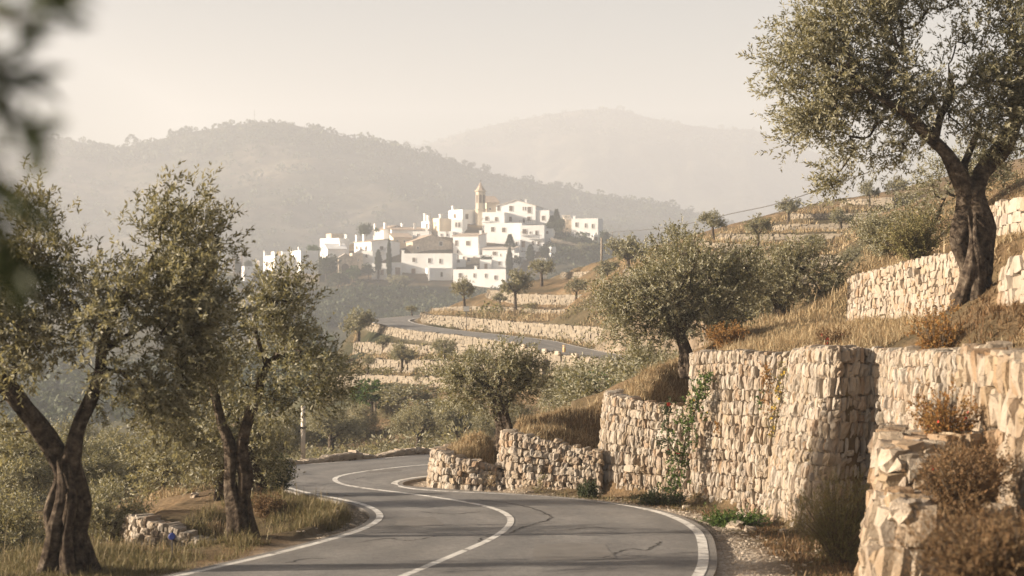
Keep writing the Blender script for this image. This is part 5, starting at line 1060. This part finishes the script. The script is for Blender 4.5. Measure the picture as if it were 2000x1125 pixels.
for i,px,py,hp,wp,Y,lab in ((0,712,464,24,30,424,'round dark tree on the ridge left of the gabled ridge house'),(2,612,496,16,26,404,'pale round shrub behind the taller left block'),(0,637,540,36,42,381,'large dark shrub left of the arched gatehouse'),(0,660,560,26,40,374,'dark shrub below the gatehouse'),(0,484,524,14,16,402,'dark round tree behind the poles at the left end'),(0,1184,478,24,22,402,'dark round tree at the right end beside the shed'),(0,1098,452,24,30,414,'dark scrubby tree on the slope left of detached house'),(2,690,548,26,30,380,'green shrub under the rubble wall house'),(1,780,560,20,40,374,'olive shrub below the long house'),(0,720,540,22,24,381,'dark shrub between gatehouse and cypress'),(2,735,424+30,9,8,420,'tiny pale treetop on the ridge roofs'),(0,1010,520,18,22,392,'dark shrub beside the stout cypress'),(0,955,520,18,26,392,'dark shrub right of the centre houses'),(0,1075,455,18,30,410,'dark scrub under the conifers'),(0,1120,478,14,24,402,'dark scrub below the detached shoulder house'),(1,1150,490,14,34,398,'olive scrub on the right village slope'),(0,1065,500,16,26,395,'dark scrub right of the balconied house')): put(BLB,i,px,py,Y,hp,wp,lab,'round tree',GS)
# scrub that covers the village slopes (nobody could count it)
def scrub(name,label,pts,size,m,seed,per=22,lf=.5,ww=.3):
    r=np.random.default_rng(seed); n=len(pts); mb=MB(); s=size*r.lognormal(0,.4,n); off=unit(r.normal(0,1,(n,per,3)))*(r.uniform(.3,1,(n,per,1))**.5)*s[:,None,None]*np.array([1,1,.75])
    b=(pts[:,None]+off+np.array([0,0,1])*s[:,None,None]*.45).reshape(-1,3); d=unit(off.reshape(-1,3)+r.normal(0,.4,(n*per,3))*size); S=np.repeat(s,per)[:,None]
    sv=unit(np.cross(d,r.normal(0,1,d.shape))); mid=b+d*S*lf*.5; V=np.stack([b,mid+sv*S*ww,b+d*S*lf,mid-sv*S*ww],1).reshape(-1,3); mb.add(V,np.arange(len(V)).reshape(-1,4)); o=mb.build(name,M[m]); tag(o,label,'scrub',kind='stuff')
def rand_region(poly,n,seed):
    r=np.random.default_rng(seed); P=np.array(pl(*poly)); mn=P.min(0);mx=P.max(0); x=r.uniform(mn[0],mx[0],n*3); y=r.uniform(mn[1],mx[1],n*3); ok=inpoly(x,y,P); x=x[ok][:n];y=y[ok][:n]
    k=(vnoise(x*.12,y*.12,seed)>-.5)&((gz(x,y,DG)>.8)|(y>140)); x=x[k];y=y[k]; return np.stack([x,y,gz(x,y)],1)
scrub('hillside_scrub','dark scrub covering the slope under the village',rand_region([(620,330),(900,330),(1000,366),(1240,386),(1240,396),(1000,374),(880,371),(620,380)],2600,901),1.1,'darkgreen',901,per=50,lf=.35,ww=.16)
scrub('hillside_scrub','paler olive scrub dotted over the slope under the village',rand_region([(620,330),(900,330),(1000,366),(1240,386),(1240,396),(1000,374),(880,371),(620,380)],900,911),1.0,'darkgreen',911,per=60,lf=.3,ww=.14)
scrub('hillside_scrub','scrub on the slope right of the village houses',rand_region([(1060,392),(1250,392),(1300,425),(1090,432)],900,902),.7,'darkgreen',902)
scrub('hillside_scrub','sparse scrub on the hazy left valley slopes',rand_region([(-100,130),(600,120),(640,360),(400,390),(-150,480)],5200,903),1.0,'darkgreen',903,per=60,lf=.25,ww=.2)
scrub('terrace_scrub','low dark bushes along the terrace foot and road edges',np.concatenate([rand_region([(690,116),(840,122),(1180,106),(1180,70),(950,74),(640,90)],700,904),rand_region([(1200,78),(1640,58),(1740,96),(1500,98)],320,905)]),.26,'broom',904,per=70,lf=.3,ww=.12)
scrub('valley_scrub','pale scrub and weeds beyond the hairpin kerb',rand_region([(540,42),(850,44),(900,60),(560,66)],500,906),.22,'broom',906,per=70,lf=.32,ww=.06)
scrub('valley_scrub','olive green undergrowth among the valley olives',np.concatenate([rand_region([(540,56),(930,52),(950,72),(560,80)],650,907),rand_region([(1060,40),(1300,36),(1330,48),(1100,60)],110,908),rand_region([(200,28),(520,27),(530,44),(150,44)],160,909)]),.33,'olive_dark',907,per=120,lf=.24,ww=.045)
# village retaining walls
for B,T,lab in (([(474,552,389),(560,554,386),(620,560,384)],[(476,531,389.5),(560,533,386.5),(620,538,384.5)],'stone terrace wall under the left end house'),([(1076,470,402),(1110,478,401),(1160,482,401)],[(1076,466,402.4),(1110,474,401.4),(1160,478,401.4)],'low stone wall on the right village slope'),([(760,556,384),(800,556,384),(840,565,381)],[(760,548,384.3),(800,548,384.3),(840,558,381.3)],'rough stone wall beneath the long two storey house')):
    stone_wall('terrace_wall',*stp(B,T),.7,.9,1,M['stone_far'],.8,jit=.12,depth=.4,sub=2,label=lab,group='terrace walls of the village')
# faint terraces on the hazy slope left of the village
for i,(y0,Y0) in enumerate(((575,372),(597,358),(620,344))):
    B=[];T=[]
    for px in range(440,641,40):
        g=gpt(px,Y0+4*math.sin(px*.02)); B.append(g-[0,0,.3]); T.append(g+[0,.4,1.0])
    stone_wall('terrace_wall',np.array(B),np.array(T),.6,.9,1,M['stone_far'],.6,jit=.12,depth=.35,sub=2,gapdrop=.2,label=('upper','middle','lower')[i]+' hazy terrace wall on the slope left of the village',group='hazy terrace walls')
# poles and cable
g=at(1175,520,170); post('utility_pole','tall wooden pole on the slope right of the village',g,56/F*170,.14,'wood','utility pole',arms=0)
for px,lab in ((457.5,'left utility pole of the pair at the left end of the village'),(472.5,'right taller utility pole of the pair at the left end')): post('utility_pole',lab,at(px,538,392),(34 if px<460 else 43)/F*392,.17,'wood','utility pole','utility poles at the left end of the village',arms=1)
post('utility_pole','thin pole on the shoulder right of the village',at(1196,474,405),22/F*405,.13,'wood','utility pole',arms=1)
post('utility_pole','thin pole among the ridge roofs above the tan house',at(840,450,411),34/F*411,.10,'wood','utility pole',arms=0)
P=np.array([at(1196,453,405),at(1280,447,250),at(1358,434,170),at(1430,417,130),at(1506,401,100),at(1580,378,80),at(1700,335,62)]); b=MB(); Q=catmull(P,4); b.tube(Q,np.linspace(.10,.022,len(Q)),5); o=b.build('power_cable',M['iron']); tag(o,'long sagging power cable from the village to the right hill','cable')
P=np.array([at(700,790,72),at(716,797,72.5),at(733,772,73)]); b=MB(); b.tube(catmull(P,.1),np.full(len(catmull(P,.1)),.012),4); o=b.build('fence_wire',M['iron']); tag(o,'slack wire between the two wooden valley posts','wire')

# ------------------------------------------------------------------ hills and mountain in the haze
def hill(name,label,prof,Yr,Yf,zf,Yb,seed,amp,x0,x1,nx=260,ny=90):
    px=np.linspace(x0,x1,nx); py=np.interp(px,[p[0] for p in prof],[p[1] for p in prof]); zr=(562.5-py)/F*Yr
    t=np.linspace(0,1,ny); V=np.zeros((ny+12,nx,3)); r=np.random.default_rng(seed)
    for j in range(ny):
        Yj=Yf+(Yr-Yf)*t[j]; V[j,:,0]=(px-1000)/F*(Yf*.25+Yr*.75+(Yr-Yf)*.25*t[j]*1.0 if False else Yr*(.55+.45*t[j])); V[j,:,1]=Yj; s=t[j]**1.15
        V[j,:,2]=zf+(zr-zf)*s
    for k in range(12):
        f=(k+1)/12; V[ny+k,:,0]=(px-1000)/F*Yr; V[ny+k,:,1]=Yr+(Yb-Yr)*f; V[ny+k,:,2]=zr*(1-f)+zf*f
    nz=vnoise(V[...,0]*.02,V[...,1]*.02,seed)*amp; w0=np.ones((ny+12,1)); w0[:ny,0]=np.sin(np.clip(t,0,1)*math.pi)*.9+.06; w0[ny:]=.3
    V[...,2]+=nz*w0; V[...,1]+=vnoise(V[...,0]*.03,V[...,1]*.03,seed+1)*amp*w0*.8
    mb=MB(); ix=np.arange((ny+12)*nx).reshape(ny+12,nx); mb.add(V.reshape(-1,3),np.stack([ix[:-1,:-1],ix[:-1,1:],ix[1:,1:],ix[1:,:-1]],-1).reshape(-1,4)); o=mb.build(name,M['hill'],None,True); tag(o,label,kind='structure')
    return V
prH=[(-300,270),(0,277),(130,273),(210,289),(240,287),(290,277),(360,257),(440,244),(500,236),(560,239),(640,260),(740,277),(830,298),(960,337),(1060,357),(1160,377),(1290,397),(1380,417),(1450,442),(1520,470),(1700,520),(2400,560)]
VH=hill('hill','long scrub covered hill behind the village fading in haze',prH,1150,620,-30,1320,5,5,-170,2170)
prM=[(-300,480),(300,420),(700,330),(780,292),(830,287),(900,264),(1000,240),(1080,224),(1140,214),(1200,213),(1260,230),(1340,245),(1420,254),(1470,252),(1500,264),(1600,300),(1800,340),(2300,420)]
VM=hill('mountain','distant pale mountain dissolving into the haze',prM,2050,1400,-30,2150,8,14,330,1670,240,70)
# woods on the hill: one mass; some single trees stand out on the ridge
r=np.random.default_rng(920); q=VH[:92].reshape(-1,3); wgt=np.concatenate([np.full(80*260,.25),np.full(12*260,2.2)]); k=r.choice(len(q),6500,p=wgt/wgt.sum()); pts=q[k]+r.normal(0,1,(6500,3))*[5,5,.3]
keep=(pts[:,0]/pts[:,1]>-.42)&(pts[:,0]/pts[:,1]<.42); scrub('hill_wood','dark scrub and trees scattered over the hazy hill',pts[keep],1.7,'darkgreen',920,per=34,lf=.55,ww=.42)
q=VM[60:71].reshape(-1,3); k=r.choice(len(q),700); scrub('mountain_wood','faint trees along the distant mountain ridge',q[k]+r.normal(0,1,(700,3))*[3,3,.3],2.6,'darkgreen',921,per=34,lf=.55,ww=.42)
for px,py,h,lab in ((443,246,9,'single round tree left of the hill summit'),(200,290,11,'broad tree in the saddle at the left of the hill'),(732,279,11,'two stemmed looking tree on the falling ridge'),(920,326,10,'round tree on the ridge above the bell tower'),(1090,366,12,'wide tree on the ridge right of the summit house'),(132,276,9,'tree on the left ridge beside the blurred branch')):
    put(BLB,0,px,py+2,1148,h,h*1.15,lab,'ridge tree','single trees on the hill ridge')
for px,py,h,lab in ((497,236,24,'tallest antenna mast on the hill summit'),(765,283,13,'thin antenna mast on the ridge right of the summit'),(872,309,12,'small pylon on the falling ridge'),(957,337,14,'pylon on the ridge right above the bell tower')):
    b0=at(px,py+2,1150); rt=empty('antenna_mast',b0); tag(rt,lab,'mast','antenna masts on the ridge'); hh=h/F*1150; b=MB(); b.tube([(0,0,-1),(0,0,hh)],[.22,.12],6); b.build('shaft',M['iron'],rt)
    b=MB(); b.box((0,0,hh*.8),(1,0,0),(0,0,1),(0,1,0),.9,.09,.09); b.box((0,0,hh*.6),(1,0,0),(0,0,1),(0,1,0),.6,.09,.09); b.build('crossarm',M['iron'],rt)

# ------------------------------------------------------------------ branch hanging right in front of the lens, top left
def near_branch():
    r=np.random.default_rng(950); Y=1.55; base=at(-420,-260,Y+.1); root=empty('olive_branch',base); tag(root,'out of focus olive branch hanging into the upper left corner','olive branch')
    main=[[(-420,-260,.1),(-200,-90,.05),(-60,0,0),(40,40,-.02),(95,30,-.03)],[(-200,-90,.05),(-110,60,.03),(-50,150,0),(10,200,0),(40,240,0),(80,245,-.02)],[(-110,60,.03),(-80,220,.03),(-40,300,.02),(0,350,.0),(40,390,0),(70,370,-.01)],[(-60,0,0),(-20,80,.03),(15,150,.02)],[(-80,220,.03),(-60,340,.04),(-10,430,.03),(20,460,.03)],[(-60,0,0),(60,-30,.02),(180,-20,.02)],[(-200,200,.05),(-90,330,.03),(-10,380,.02),(30,440,.02)],[(-200,260,.05),(-80,430,.03),(0,470,.02),(30,520,.02)],[(-110,60,.03),(-20,120,.02),(40,130,.01)]]
    sb=MB(); cb=MB()
    for L_ in main:
        P=catmull(np.array([at(p[0]-22,p[1],Y+p[2]) for p in L_])-base,.02); sb.tube(P,np.linspace(.006,.0018,len(P)),6)
        n0=len(P); k=np.arange(int(n0*.45),n0); d=unit(np.gradient(P,axis=0)[k]); leaves(cb,P[k],unit(d+r.normal(0,.45,d.shape)),.035,6,.045,.0068,.6,r)
    sb.build('stem',M['twig'],root,True); cb.build('foliage',M['darkgreen'],root)
near_branch()

# ------------------------------------------------------------------ haze: one closed box of even, pale air round everything
b=MB(); zt=max(VM[...,2].max(),VH[...,2].max())+14; zb=min(GZ.min(),VH[...,2].min(),VM[...,2].min())-1
xs=max(abs(GX).max(),abs(VH[...,0]).max(),abs(VM[...,0]).max())+8; y1=VM[...,1].max()+8; y0=-600
b.box((0,(y0+y1)/2,(zt+zb)/2),(1,0,0),(0,1,0),(0,0,1),xs,(y1-y0)/2,(zt-zb)/2)
hz=MB(); hz=b; m,t,N,L=mat('haze'); pv=N('ShaderNodeVolumePrincipled'); pv.inputs['Density'].default_value=HAZE_DENSITY; pv.inputs['Color'].default_value=(.855,.885,.955,1); pv.inputs['Anisotropy'].default_value=0.0
o=N('ShaderNodeOutputMaterial'); L(pv.outputs[0],o.inputs['Volume']); ho=b.build('haze',m); tag(ho,'pale warm haze filling the valley air',kind='stuff')
print('haze box', xs, y1, zt, zb, 'controls', len(C))
